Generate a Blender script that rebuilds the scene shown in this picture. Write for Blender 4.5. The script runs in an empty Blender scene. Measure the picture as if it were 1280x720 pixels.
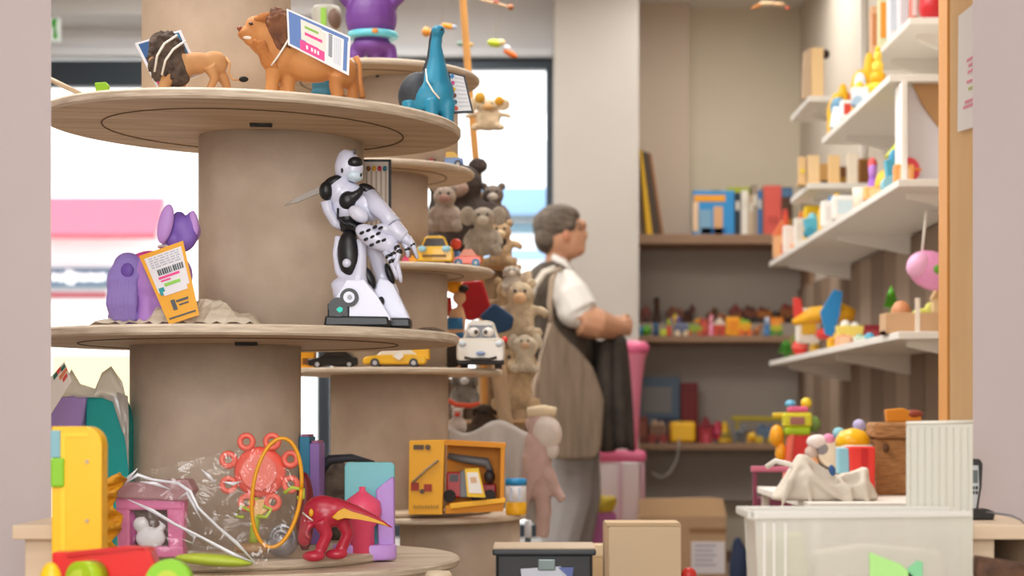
import bpy, bmesh, math, random
from mathutils import Vector, Matrix
random.seed(7)
F = 2200.0      # focal length in pixels of the 1280 px frame
CX, CY, CZ = 662.0, 520.0, 0.75
COL = bpy.context.scene.collection

# ---------------------------------------------------------------- materials
def lin(h):
    h = h.lstrip('#')
    out = []
    for i in (0, 2, 4):
        c = int(h[i:i+2], 16) / 255
        out.append(c/12.92 if c <= .04045 else ((c+.055)/1.055)**2.4)
    return (*out, 1)
_M = {}
def mat(h, rough=.5, metal=0, noise=0, scale=20, stretch=(1,1,1), h2=None, bump=0, coat=0, sss=0):
    key = (h, rough, metal, noise, scale, stretch, h2, bump, coat, sss)
    if key in _M: return _M[key]
    m = bpy.data.materials.new('surface_' + h.strip('#')); m.use_nodes = True
    nt = m.node_tree; p = nt.nodes['Principled BSDF']
    p.inputs['Base Color'].default_value = lin(h)
    p.inputs['Roughness'].default_value = rough
    p.inputs['Metallic'].default_value = metal
    p.inputs['Coat Weight'].default_value = coat
    if sss:
        p.inputs['Subsurface Weight'].default_value = sss
        p.inputs['Subsurface Scale'].default_value = .01
    if noise or bump:
        tc = nt.nodes.new('ShaderNodeTexCoord'); mp = nt.nodes.new('ShaderNodeMapping')
        mp.inputs['Scale'].default_value = stretch
        nt.links.new(tc.outputs['Object'], mp.inputs['Vector'])
        n = nt.nodes.new('ShaderNodeTexNoise'); n.inputs['Scale'].default_value = scale
        n.inputs['Detail'].default_value = 6
        nt.links.new(mp.outputs['Vector'], n.inputs['Vector'])
        if noise:
            mx = nt.nodes.new('ShaderNodeMix'); mx.data_type = 'RGBA'
            mr = nt.nodes.new('ShaderNodeMapRange')
            mr.inputs['From Min'].default_value = .3; mr.inputs['From Max'].default_value = .7
            mr.inputs['To Max'].default_value = noise
            nt.links.new(n.outputs['Fac'], mr.inputs['Value'])
            mx.inputs['A'].default_value = lin(h)
            mx.inputs['B'].default_value = lin(h2) if h2 else [c*.55 for c in lin(h)[:3]] + [1]
            nt.links.new(mr.outputs['Result'], mx.inputs['Factor'])
            nt.links.new(mx.outputs['Result'], p.inputs['Base Color'])
        if bump:
            bp = nt.nodes.new('ShaderNodeBump'); bp.inputs['Strength'].default_value = bump
            bp.inputs['Distance'].default_value = .01
            nt.links.new(n.outputs['Fac'], bp.inputs['Height'])
            nt.links.new(bp.outputs['Normal'], p.inputs['Normal'])
    _M[key] = m
    return m
def clear(h, opacity=.3, rough=.15, gloss=.12, bump=0, bscale=12):
    """see-through plastic or glass: part transparent, part tinted, part shiny"""
    key = ('clear', h, opacity, rough, gloss, bump)
    if key in _M: return _M[key]
    m = bpy.data.materials.new('clear_' + h.strip('#')); m.use_nodes = True
    nt = m.node_tree; nt.nodes.clear()
    o = nt.nodes.new('ShaderNodeOutputMaterial'); t = nt.nodes.new('ShaderNodeBsdfTransparent')
    d = nt.nodes.new('ShaderNodeBsdfDiffuse'); g = nt.nodes.new('ShaderNodeBsdfGlossy')
    d.inputs['Color'].default_value = lin(h); g.inputs['Roughness'].default_value = rough
    g.inputs['Color'].default_value = (1,1,1,1)
    a = nt.nodes.new('ShaderNodeMixShader'); b = nt.nodes.new('ShaderNodeMixShader')
    a.inputs[0].default_value = opacity; b.inputs[0].default_value = gloss
    nt.links.new(t.outputs[0], a.inputs[1]); nt.links.new(d.outputs[0], a.inputs[2])
    nt.links.new(a.outputs[0], b.inputs[1]); nt.links.new(g.outputs[0], b.inputs[2])
    nt.links.new(b.outputs[0], o.inputs[0])
    if bump:
        n = nt.nodes.new('ShaderNodeTexNoise'); n.inputs['Scale'].default_value = bscale; n.inputs['Distortion'].default_value = 1.5
        tc = nt.nodes.new('ShaderNodeTexCoord'); nt.links.new(tc.outputs['Object'], n.inputs['Vector'])
        bp = nt.nodes.new('ShaderNodeBump'); bp.inputs['Strength'].default_value = bump; bp.inputs['Distance'].default_value = .02
        nt.links.new(n.outputs['Fac'], bp.inputs['Height']); nt.links.new(bp.outputs['Normal'], g.inputs['Normal'])
    _M[key] = m
    return m
def glow(h, s):
    key = ('glow', h, s)
    if key in _M: return _M[key]
    m = bpy.data.materials.new('lamp_' + h.strip('#')); m.use_nodes = True
    p = m.node_tree.nodes['Principled BSDF']
    p.inputs['Base Color'].default_value = lin(h); p.inputs['Emission Color'].default_value = lin(h)
    p.inputs['Emission Strength'].default_value = s
    _M[key] = m
    return m

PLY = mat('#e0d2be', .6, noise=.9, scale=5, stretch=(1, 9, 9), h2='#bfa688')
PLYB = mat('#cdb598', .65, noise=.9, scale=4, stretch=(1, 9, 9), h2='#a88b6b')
EDGE = mat('#dccdb8', .6, noise=.8, scale=60, stretch=(.3,.3,4), h2='#a8937c')
CARD = mat('#d0beab', .8, noise=.7, scale=14, h2='#b8a591', bump=.25)
CARDW = mat('#cfa375', .8, noise=.6, scale=12, h2='#b98c5e')
DARKM = mat('#17181b', .4)
WHITE = mat('#ecebe8', .4)

# ---------------------------------------------------------------- geometry builder (image-pixel units at the thing's own distance)
class B:
    def __init__(s, ox=0, oy=0, u=1.0):
        s.bm = bmesh.new(); s.ox, s.oy, s.u = ox, oy, u; s.mi = 0; s.sm = True
    def c(s, p):
        return Vector(((p[0]-s.ox)*s.u, (p[2] if len(p) > 2 else 0)*s.u, (s.oy-p[1])*s.u))
    def _fin(s, faces, smooth=True):
        for f in faces:
            f.material_index = s.mi; f.smooth = smooth
        return s
    def ball(s, p, r, rot=0, n=16, roty=0, tilt=0):
        if not hasattr(r, '__len__'): r = (r, r, r)
        M = Matrix.Translation(s.c(p)) @ Matrix.Rotation(math.radians(rot), 4, 'Y') @ Matrix.Rotation(math.radians(roty), 4, 'Z') @ Matrix.Rotation(math.radians(tilt), 4, 'X') @ Matrix.Diagonal((r[0]*s.u, r[1]*s.u, r[2]*s.u, 1))
        r_ = bmesh.ops.create_uvsphere(s.bm, u_segments=n, v_segments=max(6, n*2//3), radius=1, matrix=M)
        return s._fin({f for v in r_['verts'] for f in v.link_faces})
    def tube(s, pts, rs, n=10, flat=1.0, smooth=True):
        P = [s.c(p) for p in pts]
        if not hasattr(rs, '__len__'): rs = [rs]*len(P)
        rings = []; up = None
        for i, p in enumerate(P):
            t = (P[min(i+1, len(P)-1)] - P[max(i-1, 0)])
            t = t.normalized() if t.length > 1e-9 else Vector((0,0,1))
            if up is None:
                up = t.cross(Vector((0,1,0)))
                if up.length < .1: up = t.cross(Vector((1,0,0)))
            up = (up - t*up.dot(t)).normalized()
            sd = t.cross(up)
            rings.append([s.bm.verts.new(p + (up*math.cos(a) + sd*math.sin(a)*flat)*rs[i]*s.u) for a in [2*math.pi*k/n for k in range(n)]])
        fs = []
        for a, b in zip(rings, rings[1:]):
            for k in range(n): fs.append(s.bm.faces.new((a[k], a[(k+1)%n], b[(k+1)%n], b[k])))
        s._fin(fs, smooth)
        s._fin([s.bm.faces.new(rings[0][::-1]), s.bm.faces.new(rings[-1])], False)
        return s
    def prism(s, pts, d0, d1, smooth=False, bev=0):
        a = [s.bm.verts.new(s.c((x, y, d0))) for x, y in pts]
        b = [s.bm.verts.new(s.c((x, y, d1))) for x, y in pts]
        n = len(pts); fs = [s.bm.faces.new(a), s.bm.faces.new(b[::-1])]
        for k in range(n): fs.append(s.bm.faces.new((a[(k+1)%n], a[k], b[k], b[(k+1)%n])))
        for f in fs: f.material_index = s.mi; f.smooth = smooth
        if bev:
            es = list({e for f in fs for e in f.edges})
            r = bmesh.ops.bevel(s.bm, geom=es, offset=bev*s.u, segments=2, affect='EDGES', profile=.5, clamp_overlap=True)
            for f in r['faces']: f.material_index = s.mi
        return s
    def box(s, x0, y0, x1, y1, d0, d1, bev=0):
        return s.prism([(x0,y0),(x1,y0),(x1,y1),(x0,y1)], d0, d1, bev=bev)
    def lathe(s, prof, x, d=0, n=24, smooth=True, sq=1.0):
        rings = []
        for r, y in prof:
            if r <= 0: rings.append([s.bm.verts.new(s.c((x, y, d)))])
            else: rings.append([s.bm.verts.new(s.c((x + r*math.cos(2*math.pi*k/n), y, d + sq*r*math.sin(2*math.pi*k/n)))) for k in range(n)])
        fs = []
        for a, b in zip(rings, rings[1:]):
            for k in range(n):
                k2 = (k+1) % n
                q = [a[k % len(a)], a[k2 % len(a)], b[k2 % len(b)], b[k % len(b)]]
                q = list(dict.fromkeys(q))
                if len(q) > 2:
                    try: fs.append(s.bm.faces.new(q))
                    except ValueError: pass
        s._fin(fs, smooth)
        if len(rings[0]) > 2: s._fin([s.bm.faces.new(rings[0])], False)
        if len(rings[-1]) > 2: s._fin([s.bm.faces.new(rings[-1][::-1])], False)
        return s
    def disc(s, p, r, th=1.0, n=20):       # round plate facing the room (axis = depth)
        pts = [(p[0]+r*math.cos(2*math.pi*k/n), p[1]+r*math.sin(2*math.pi*k/n)) for k in range(n)]
        return s.prism(pts, p[2]-th/2 if len(p) > 2 else -th/2, (p[2] if len(p) > 2 else 0)+th/2)
    def ring(s, p, R, r, n=24, m=8, axis='y', sx=1.0):
        pts = []
        g = []
        for i in range(n):
            a = 2*math.pi*i/n; row = []
            for j in range(m):
                t = 2*math.pi*j/m; q = R + r*math.cos(t)
                if axis == 'y': v = (p[0]+sx*q*math.cos(a), p[1]+q*math.sin(a), (p[2] if len(p)>2 else 0)+r*math.sin(t))
                elif axis == 'z': v = (p[0]+q*math.cos(a), p[1]+r*math.sin(t), (p[2] if len(p)>2 else 0)+q*math.sin(a))
                row.append(s.bm.verts.new(s.c(v)))
            g.append(row)
        fs = [s.bm.faces.new((g[i][j], g[(i+1)%n][j], g[(i+1)%n][(j+1)%m], g[i][(j+1)%m])) for i in range(n) for j in range(m)]
        return s._fin(fs)
    def patch(s, q, u0, v0, u1, v1, d, th=.6):   # strip inside the four-cornered card q
        def f(u, v):
            return tuple((1-u)*((1-v)*q[0][i]+v*q[3][i]) + u*((1-v)*q[1][i]+v*q[2][i]) for i in (0,1))
        return s.prism([f(u0,v0), f(u1,v0), f(u1,v1), f(u0,v1)], d, d+th)
    def wavy(s, grid, th=0):
        """grid of points (rows of (x,y,d)) as a sheet"""
        V = [[s.bm.verts.new(s.c(p)) for p in row] for row in grid]
        return s._fin([s.bm.faces.new((V[i][j], V[i][j+1], V[i+1][j+1], V[i+1][j])) for i in range(len(V)-1) for j in range(len(V[0])-1)])

def mesh_of(b, name, mats, remesh=0, smooth_it=0, solid=0, subd=0):
    bmesh.ops.recalc_face_normals(b.bm, faces=b.bm.faces)
    me = bpy.data.meshes.new(name); b.bm.to_mesh(me); b.bm.free()
    for m in (mats if isinstance(mats, (list, tuple)) else [mats]): me.materials.append(m)
    if remesh or solid or subd:
        o = bpy.data.objects.new('tmp', me); COL.objects.link(o)
        if solid:
            md = o.modifiers.new('s', 'SOLIDIFY'); md.thickness = solid; md.offset = 0
        if subd:
            md = o.modifiers.new('u', 'SUBSURF'); md.levels = subd
        if remesh:
            md = o.modifiers.new('r', 'REMESH'); md.mode = 'VOXEL'; md.voxel_size = remesh; md.use_smooth_shade = True
            if smooth_it:
                md = o.modifiers.new('k', 'SMOOTH'); md.iterations = smooth_it; md.factor = .5
        dg = bpy.context.evaluated_depsgraph_get(); dg.update()
        me2 = bpy.data.meshes.new_from_object(o.evaluated_get(dg))
        bpy.data.objects.remove(o); me2.name = name
        if not me2.materials:
            for m in (mats if isinstance(mats, (list, tuple)) else [mats]): me2.materials.append(m)
        for p in me2.polygons: p.use_smooth = True if remesh else p.use_smooth
        me = me2
    return me

class T:
    """a thing standing at image column px, distance d, height z"""
    def __init__(s, name, label, cat, px, d, z, group=None, solo=False, kind=None, rotz=0):
        s.name, s.label, s.cat, s.group = name, label, cat, group
        s.u = d/F; s.px = px; s.d = d; s.z = z
        s.oy = CY - (z-CZ)/s.u
        s.loc = Vector(((px-CX)*s.u, d, z)); s.rz = rotz
        s.root = None; s.kind = kind
        if not solo: s.root = bpy.data.objects.new(name, None); s.root.empty_display_size = .02; s._tag(s.root)
    def _tag(s, o):
        COL.objects.link(o); o.location = s.loc; o.rotation_euler.z = math.radians(s.rz)
        o['label'] = s.label; o['category'] = s.cat
        if s.group: o['group'] = s.group
        if s.kind: o['kind'] = s.kind
    def b(s): return B(s.px, s.oy, s.u)
    def part(s, name, b, mats, parent=None, label=None, **k):
        o = bpy.data.objects.new(name, mesh_of(b, name, mats, **k))
        COL.objects.link(o); o.parent = parent or s.root
        if label: o['label'] = label
        return o
    def one(s, b, mats, **k):      # a thing made of one mesh
        o = bpy.data.objects.new(s.name, mesh_of(b, s.name, mats, **k)); s._tag(o); s.root = o
        return o
def struct(name, x0, x1, y0, y1, z0, z1, m, parent=None, bev=0):
    b = B(0, 0, 1)
    b.prism([(x0,-z1),(x1,-z1),(x1,-z0),(x0,-z0)], y0, y1, bev=bev)
    o = bpy.data.objects.new(name, mesh_of(b, name, m)); COL.objects.link(o)
    if parent: o.parent = parent
    else: o['kind'] = 'structure'
    return o
def X_(px, d): return (px-CX)*d/F
def Z_(py, d): return CZ + (CY-py)*d/F
def px_(X, d): return CX + X*F/d
# ---------------------------------------------------------------- the room
WALLM = mat('#d9d2c6', .85, noise=.12, scale=3)
WALLG = mat('#eeeff2', .85, noise=.1, scale=3)
PINKW = mat('#b9acac', .9, noise=.35, scale=2.5, h2='#ab9d9c', bump=.04)
FLOORM = mat('#8d7b68', .5, noise=.4, scale=4)
ALU = mat('#39434d', .4, metal=.3)
struct('floor', -3.2, 1.7, -2, 9.9, -.1, 0, FLOORM)
struct('ceiling', -3.2, 1.7, -2, 9.9, 2.95, 3.05, mat('#e4e0da', .9))
struct('wall_left', -3.3, -3.0, -2, 9.9, 0, 2.95, WALLM)
struct('wall_right', 1.46, 1.7, -2, 9.9, 0, 2.95, mat('#d0c4b4', .85, noise=.1, scale=3))
struct('wall_near', -3.0, 1.46, -2.0, -1.9, 0, 2.95, WALLM)
wn = bpy.data.objects.new('window_4', None); COL.objects.link(wn); wn['kind'] = 'structure'  # frame added on the solid wall to dress the fill light behind the camera
for xa, xb, za, zb_ in ((-1.6, -1.55, .7, 2.5), (.95, 1.0, .7, 2.5), (-1.6, 1.0, 2.45, 2.5), (-1.6, 1.0, .7, .75), (-.32, -.28, .75, 2.45)):
    struct('window_frame', xa, xb, -1.9, -1.86, za, zb_, mat('#39434d', .4, metal=.3), wn)
struct('wall_niche', .53, 1.46, 9.5, 9.8, 0, 2.95, mat('#dcd1bb', .85, noise=.12, scale=3))
struct('wall_niche_left', .53, X_(862, 9.36), 9.36, 9.5, 1.3, 2.95, mat('#c8b8a6', .85))
struct('wall_pilaster', X_(693, 8.7), .54, 8.7, 9.8, 0, 2.95, mat('#bdb6ae', .85, noise=.1, scale=3))
# window wall: header, sill and end piece round the openings
ZT = Z_(70, 9.1)
struct('wall_header', -3.0, X_(693, 8.7), 9.1, 9.4, ZT+.02, 2.95, WALLG)
struct('wall_bulkhead', -3.0, X_(420, 8.9), 8.75, 9.1, Z_(26, 8.9), 2.95, mat('#dad9da', .85))
struct('wall_sill', -3.0, X_(693, 8.7), 9.1, 9.4, 0, .12, WALLG)
struct('trim_head', -3.0, X_(691, 9.05), 9.04, 9.1, ZT-.01, ZT+.03, mat('#e8ecf2', .5))
GL = clear('#dfe8f0', .03, .02, .04)
def window(n, xa, xb, top, frame_w):
    w = bpy.data.objects.new('window_%d' % n, None); COL.objects.link(w); w['kind'] = 'structure'
    y0, y1 = 9.12, 9.2
    struct('window_frame', xa, xb, y0, y1, top-frame_w, top, ALU, w, bev=.004)
    struct('window_frame', xa, xb, y0, y1, .12, .19, ALU, w, bev=.004)
    struct('window_frame', xa, xa+.035, y0, y1, .19, top-frame_w, ALU, w, bev=.004)
    struct('window_frame', xb-.035, xb, y0, y1, .19, top-frame_w, ALU, w, bev=.004)
    struct('glass_pane', xa+.035, xb-.035, 9.155, 9.162, .19, top-frame_w, GL, w)
window(1, -2.98, X_(300, 9.1), ZT-.02, .13)
window(2, X_(300, 9.1), X_(404, 9.1), ZT, .06)
window(3, X_(404, 9.1), X_(691, 9.1), ZT, .06)
# near wall with the wide opening the camera looks through
pl = X_(64, 2.6); pr = X_(1216, 2.6)
def splay(name, xf, xb, xo):      # wall piece whose reveal splays away from the opening
    b = B(0, 0, 1); vs = []
    for z in (0, 2.95): vs.append([b.bm.verts.new((x, y, z)) for x, y in ((xf, 2.6), (xo, 2.6), (xo, 2.68), (xb, 2.68))])
    b.bm.faces.new(vs[0]); b.bm.faces.new(vs[1])
    for k in range(4): b.bm.faces.new((vs[0][k], vs[0][(k+1) % 4], vs[1][(k+1) % 4], vs[1][k]))
    o = bpy.data.objects.new(name, mesh_of(b, name, PINKW)); COL.objects.link(o); o['kind'] = 'structure'
splay('wall_opening_left', pl, pl-.05, -3.0)
splay('wall_opening_right', pr, pr+.05, 1.46)
struct('wall_opening_head', pl, pr, 2.6, 2.68, 1.75, 2.95, PINKW)

# outside: the street and the building across
struct('floor_street', -14, 8, 9.9, 20, -.12, -.02, mat('#b9b5ae', .9))
struct('floor_pavement', -14, 8, 18.5, 20, -.02, .12, mat('#c9c4bb', .9))
fb = T('shop_building', 'white shop building across the street seen through the window', 'building', px_(-3, 20), 20, 0)
b = fb.b(); b.u = 1; b.ox = -3; b.oy = 0
b.box(-14, -9, 8, 0, 0, 3); fb.root.location = (-3, 20, 0)
def FB(): 
    q = B(-3, 0, 1); return q
fb.part('facade', b, mat('#f3f1ee', .9))
def fpart(name, x0, y0, x1, y1, d0, d1, m, lab=None):
    q = FB(); q.box(X_(x0,20), -Z_(y0,20), X_(x1,20), -Z_(y1,20), d0, d1, bev=.01); return fb.part(name, q, m, label=lab)
fpart('signboard', 20, 335, 146, 360, -.08, 0, mat('#51697f', .6), 'grey blue signboard')
q = FB()
for i, x in enumerate((70, 79, 88, 93, 101, 108, 116, 124, 131)):
    q.ball((X_(x,20), -Z_(347 + (i % 2), 20), -.1), (.045, .02, .05 + .035*(i in (2, 3))))
fb.part('lettering', q, mat('#ffffff', .6))
fpart('red_band', 20, 365, 134, 373, -.05, 0, mat('#8f2c3a', .6))
fpart('cream_door', 64, 443, 165, 540, -.02, .02, mat('#d9c592', .7))
fpart('shop_window', 600, 235, 760, 270, -.03, .02, mat('#7ea6cc', .4))
fpart('shop_window', 600, 278, 760, 292, -.03, .02, mat('#5f8494', .4))
fpart('shop_window', 600, 312, 760, 325, -.03, .02, mat('#8aa8c6', .4))
fpart('shop_window', 600, 345, 760, 385, -.03, .02, mat('#6d98c0', .4))
fpart('ledge', 600, 270, 760, 275, -.15, 0, mat('#4c5e66', .6))
aw = T('shop_awning', 'faded pink awning over the shop front across the street', 'awning', px_(-4.8, 20), 20, 0)
aw.root.location = (-3, 20, 0)
q = B(-3, 0, 1)
ax0, ax1, at, ab = X_(-40, 19.6), X_(197, 19.6), -Z_(243, 19.6), -Z_(294, 19.6)
q.bm.faces.new([q.bm.verts.new(q.c(p)) for p in ((ax0, at, -.03), (ax1, at, -.03), (ax1, ab, -.5), (ax0, ab, -.5))])
aw.part('canvas', q, mat('#d9566c', .8), solid=.02)
q = B(-3, 0, 1); q.box(ax0, ab, ax1, ab+.05, -.52, -.48)
aw.part('front_rail', q, mat('#b5404f', .6))

# ---------------------------------------------------------------- world, sun, lamps, camera
w = bpy.data.worlds.new('sky'); bpy.context.scene.world = w; w.use_nodes = True
nt = w.node_tree; bg = nt.nodes['Background']
bg.inputs['Color'].default_value = (.86, .93, 1.0, 1); bg.inputs['Strength'].default_value = 1.7
sd = bpy.data.lights.new('sun', 'SUN'); sd.energy = 1.6; sd.angle = .02; sd.color = (1, .97, .92)
so = bpy.data.objects.new('sun', sd); COL.objects.link(so); so.rotation_euler = (math.radians(42), 0, math.radians(-18))
def lamp(x, y, z, sx, sy, e, col=(1, .985, .955)):
    l = bpy.data.lights.new('ceiling_lamp', 'AREA'); l.shape = 'RECTANGLE'; l.size = sx; l.size_y = sy; l.energy = e; l.color = col
    o = bpy.data.objects.new('ceiling_lamp_light', l); COL.objects.link(o); o.location = (x, y, z); return o  # unseen area lights without fixtures, added under the ceiling to light the room
LW = 1.0
def front_fill_light(x, y, z, sx, sz, e):
    l = bpy.data.lights.new('window_daylight', 'AREA'); l.shape = 'RECTANGLE'; l.size = sx; l.size_y = sz; l.energy = e; l.color = (.97, .985, 1)
    o = bpy.data.objects.new('window_daylight', l); COL.objects.link(o); o.location = (x, y, z); o.rotation_euler = (math.radians(90), 0, 0); return o  # area light added behind the camera as frontal fill, standing for an assumed window
front_fill_light(-.3, -1.84, 1.5, 2.4, 1.6, 62)
lamp(-.4, .2, 2.9, 2.0, 1.6, 24*LW)  # added fill for the camera side of the room
lamp(-1.1, 3.3, 2.9, 1.4, 1.0, 32*LW)
lamp(-1.0, 5.8, 2.9, 1.4, 1.0, 26*LW)
lamp(.3, 5.2, 2.9, .8, 1.2, 20*LW)
lamp(.95, 8.1, 2.9, .8, .8, 9*LW)  # added to brighten the niche
lamp(-1.1, 7.9, 2.85, 1.8, .4, 22*LW)  # added to brighten the header wall above the windows
cd = bpy.data.cameras.new('camera'); co = bpy.data.objects.new('camera', cd); COL.objects.link(co)
co.location = (0, 0, CZ); co.rotation_euler = (math.pi/2, 0, 0)
cd.sensor_width = 36; cd.lens = F*36/1280; cd.shift_x = -(CX-640)/1280; cd.shift_y = (CY-360)/1280
cd.clip_start = .05; cd.clip_end = 200
cd.dof.use_dof = True; cd.dof.focus_distance = 3.12; cd.dof.aperture_fstop = 4.5
sc = bpy.context.scene; sc.camera = co
sc.view_settings.view_transform = 'Standard'; sc.view_settings.look = 'None'; sc.view_settings.gamma = 1
sc.view_settings.use_curve_mapping = False; sc.view_settings.exposure = 0.75
# ---------------------------------------------------------------- spool towers
def tower(name, label, d, base_px, discs, cores):
    """discs: (name, centre px, radius m, z centre, thickness, tilt_y deg, tilt_x deg); cores: (centre px, radius m, y offset m, z0, z1)"""
    t = T(name, label, 'display shelf', base_px, d, 0)
    out = []
    for i, (cpx, r, z, th, ty, tx) in enumerate(discs):
        b = B(0, 0, 1); X = X_(cpx, d) - t.loc.x
        b.mi = 1; b.lathe([(r-.004, -th/2), (r, -th/2+.004), (r, th/2-.004), (r-.004, th/2)], 0, 0, n=96, smooth=False)
        for f in b.bm.faces:
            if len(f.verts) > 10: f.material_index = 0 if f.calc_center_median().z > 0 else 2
        # the grooved joint ring and slots on the underside
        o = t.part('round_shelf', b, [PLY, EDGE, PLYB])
        o.location = (X, 0, z); o.rotation_euler = (math.radians(tx), math.radians(ty), 0)
        if i < 3:
            g = B(0, 0, 1)
            g.ring((0, th/2+.0002, 0), r*.72, .0016, n=64, m=6, axis='z')
            g2 = t.part('groove', g, mat('#5d452f', .8), parent=o)
            s = B(0, 0, 1); s.tube([(.01, th/2+.001, -.11), (.03, th/2+.001, -.112), (.05, th/2+.001, -.112)], .006, n=8, flat=1)
            t.part('slot', s, DARKM, parent=o)
        out.append((X + t.loc.x, z, th, ty, tx))
    for cpx, r, yo, z0, z1 in cores:
        b = B(0, 0, 1)
        b.lathe([(r, -z0), (r, -z1)], 0, 0, n=64)
        # lapped seam of the paper tube
        o = t.part('cardboard_core', b, CARD if name == 'spool_shelf' else CARDW if z0 > .6 else CARD)
        o.location = (X_(cpx, d+yo) - t.loc.x, yo, 0)
    return t, out
def plane_z(info, X, Y, cy):
    Xc, z, th, ty, tx = info
    return z + th/2 - math.tan(math.radians(ty))*(X-Xc) + math.tan(math.radians(tx))*(Y-cy)
D1 = 3.3
tw, dk = tower('spool_shelf', 'large front tower of plywood discs on cardboard drums, holding the two toy lions', D1, 300,
    [(318, .387, 1.292, .018, 1.6, 1.0), (300, .41, .893, .018, 0, 0), (262, .345, .495, .016, 0, 0), (318, .385, .478, .016, 0, 0), (318, .387, .05, .018, 0, 0)],
    [(271, .142, .1, 1.30, 2.0), (352, .159, .12, .902, 1.286), (270, .163, .1, .503, .884), (300, .16, .05, .06, .47)])
D2 = 4.4
tw2, dk2 = tower('spool_shelf', 'smaller rear tower of plywood discs, with the toy cars on its shelves', D2, 490,
    [(470, .26, 1.587, .014, 0, 0), (468, .25, 1.353, .014, 0, 0), (482, .27, 1.107, .014, 0, 0), (488, .28, .858, .014, 0, 0), (490, .25, .517, .012, 0, 0), (518, .28, .502, .014, 0, 0)],
    [(508, .13, 0, 1.36, 1.58), (470, .13, 0, 1.115, 1.346), (488, .143, 0, .866, 1.1), (487, .147, 0, .523, .851), (575, .15, 0, 0, .495)])
def top1(i, px, d): return plane_z(dk[i], X_(px, d), d, D1)
def zs2(i): return dk2[i][1] + dk2[i][2]/2

def tag_card(t, q, name, mats, strips, d0=-30, th=1.2, parent=None, label=None):
    b = t.b(); b.mi = 0; b.prism(q, d0, d0+th)
    for k, (u0, v0, u1, v1, mi) in enumerate(strips):
        b.mi = mi; b.patch(q, u0, v0, u1, v1, d0-.12-.022*k, .08+.02*k)
    return t.part(name, b, mats, parent=parent, label=label)
TXT = mat('#5a6070', .6); PINKT = mat('#ee3f92', .5); CARDWH = mat('#f1f1f4', .5)
def lines(u0, u1, v0, v1, n, mi, broken=True):
    out = []
    for i in range(n):
        v = v0 + (v1-v0)*i/n; u = u0
        while u < u1:
            wdt = random.uniform(.05, .14) if broken else u1-u0
            out.append((u, v, min(u+wdt, u1), v+(v1-v0)/n*.45, mi)); u += wdt+.03
    return out
def barcode(u0, v0, u1, v1, mi, vertical=True, n=12):
    out = []
    for i in range(n):
        a = u0 + (u1-u0)*i/n
        out.append((a, v0, a+(u1-u0)/n*random.choice((.35,.6,.75)), v1, mi))
    return out

# ---------------------------------------------------------------- toy lions on the top disc
FUR = mat('#bd8c5a', .75, noise=.4, scale=25, h2='#b06f3a', bump=.15)
FUR2 = mat('#c8894c', .7, noise=.45, scale=18, h2='#a35a26', bump=.15)
MANE = mat('#665549', .9, noise=.9, scale=60, h2='#30251d', bump=1.0)
MANE2 = mat('#8a5a3c', .9, noise=.8, scale=38, h2='#4c2c22', bump=.8)
CORD = mat('#ece6da', .7)
d = 3.0
t = T('toy_lion', 'small toy lion with dark mane turned away, tail to the right', 'toy lion', 235, d, top1(0, 235, d))
b = t.b()
b.ball((245, 79, 0), (22, 13, 14), rot=-4).ball((222, 84, 0), (20, 14, 20)).ball((268, 78, 2), (17, 12, 15), rot=10)
b.tube([(268, 84, 8), (279, 98, 10), (283, 110, 10), (283, 125, 10)], [10, 7, 5, 6]).tube([(264, 86, -7), (270, 100, -8), (264, 112, -8), (264, 124, -10)], [9, 6, 5, 6])
b.tube([(215, 90, -8), (208, 108, -10), (206, 124, -12)], [9, 8, 7]).tube([(226, 92, 8), (224, 110, 8), (224, 124, 8)], [8, 6, 7])
b.ball((205, 70, 0), (16, 14, 17)).ball((196, 78, -4), (10, 8, 8))
bd = t.part('body', b, FUR, remesh=.0028, smooth_it=4)
b = t.b(); b.tube([(282, 72, 2), (288, 80, -4), (287, 92, -8), (293, 102, -12), (303, 103, -14)], [2.2, 1.6, 1.4, 1.3, 1.3]); t.part('tail', b, FUR, parent=bd)
b = t.b(); b.ball((307, 102, -15), (6, 4, 3.6)); t.part('tail_tuft', b, mat('#16120f', .9), parent=bd)
b = t.b()
b.ball((209, 64, 0), (20, 19, 23)).ball((217, 84, 0), (20, 19, 26), rot=-25).ball((226, 98, -2), (12, 12, 9)).ball((203, 55, 0), (17, 15, 16))
random.seed(3)
for k in range(46):
    a = random.uniform(0, 6.28); r = random.uniform(.4, 1.05)
    b.ball((209+20*r*math.cos(a)+ (4 if math.sin(a)>0 else 0), 74+27*r*math.sin(a), -16*(1.1-r)), (4.6, 4, 7), rot=random.uniform(-40,40), n=8)
for k in range(70):
    a = random.uniform(0, 6.28); e = random.uniform(-1.2, .6); cx, cy = 208+8*math.cos(a), 66+16*math.sin(a)
    dx, dy, dz = math.cos(a)*math.cos(e), math.sin(a)*math.cos(e)+.35, math.sin(e)
    b.tube([(cx, cy, -4), (cx+13*dx, cy+13*dy, 17*dz-2), (cx+17*dx, cy+20*dy, 21*dz-2)], [6, 4.2, .8], n=7)
t.part('mane', b, MANE, remesh=.0019)
for k in (0, 1):
    b = t.b(); b.tube([(225+10*k, 48+7*k, -18), (212+11*k, 61+7*k, -31), (203+10*k, 76+6*k, -31), (198+9*k, 94+4*k, -22)], 1.5, n=6); t.part('cord', b, CORD)
q = [(171, 52), (221, 40), (240, 85), (198, 106)]
q = [(164, 50), (222, 33), (248, 90), (193, 108)]
tag_card(t, q, 'price_tag', [CARDWH, mat('#2c5e97', .5), PINKT, mat('#2b7fa0', .5)], [(.06,.04,.94,.9,1), (.05,.8,.4,.97,2), (.6,.05,.92,.5,3)], d0=19, label='blue price tag behind the mane')

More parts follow.
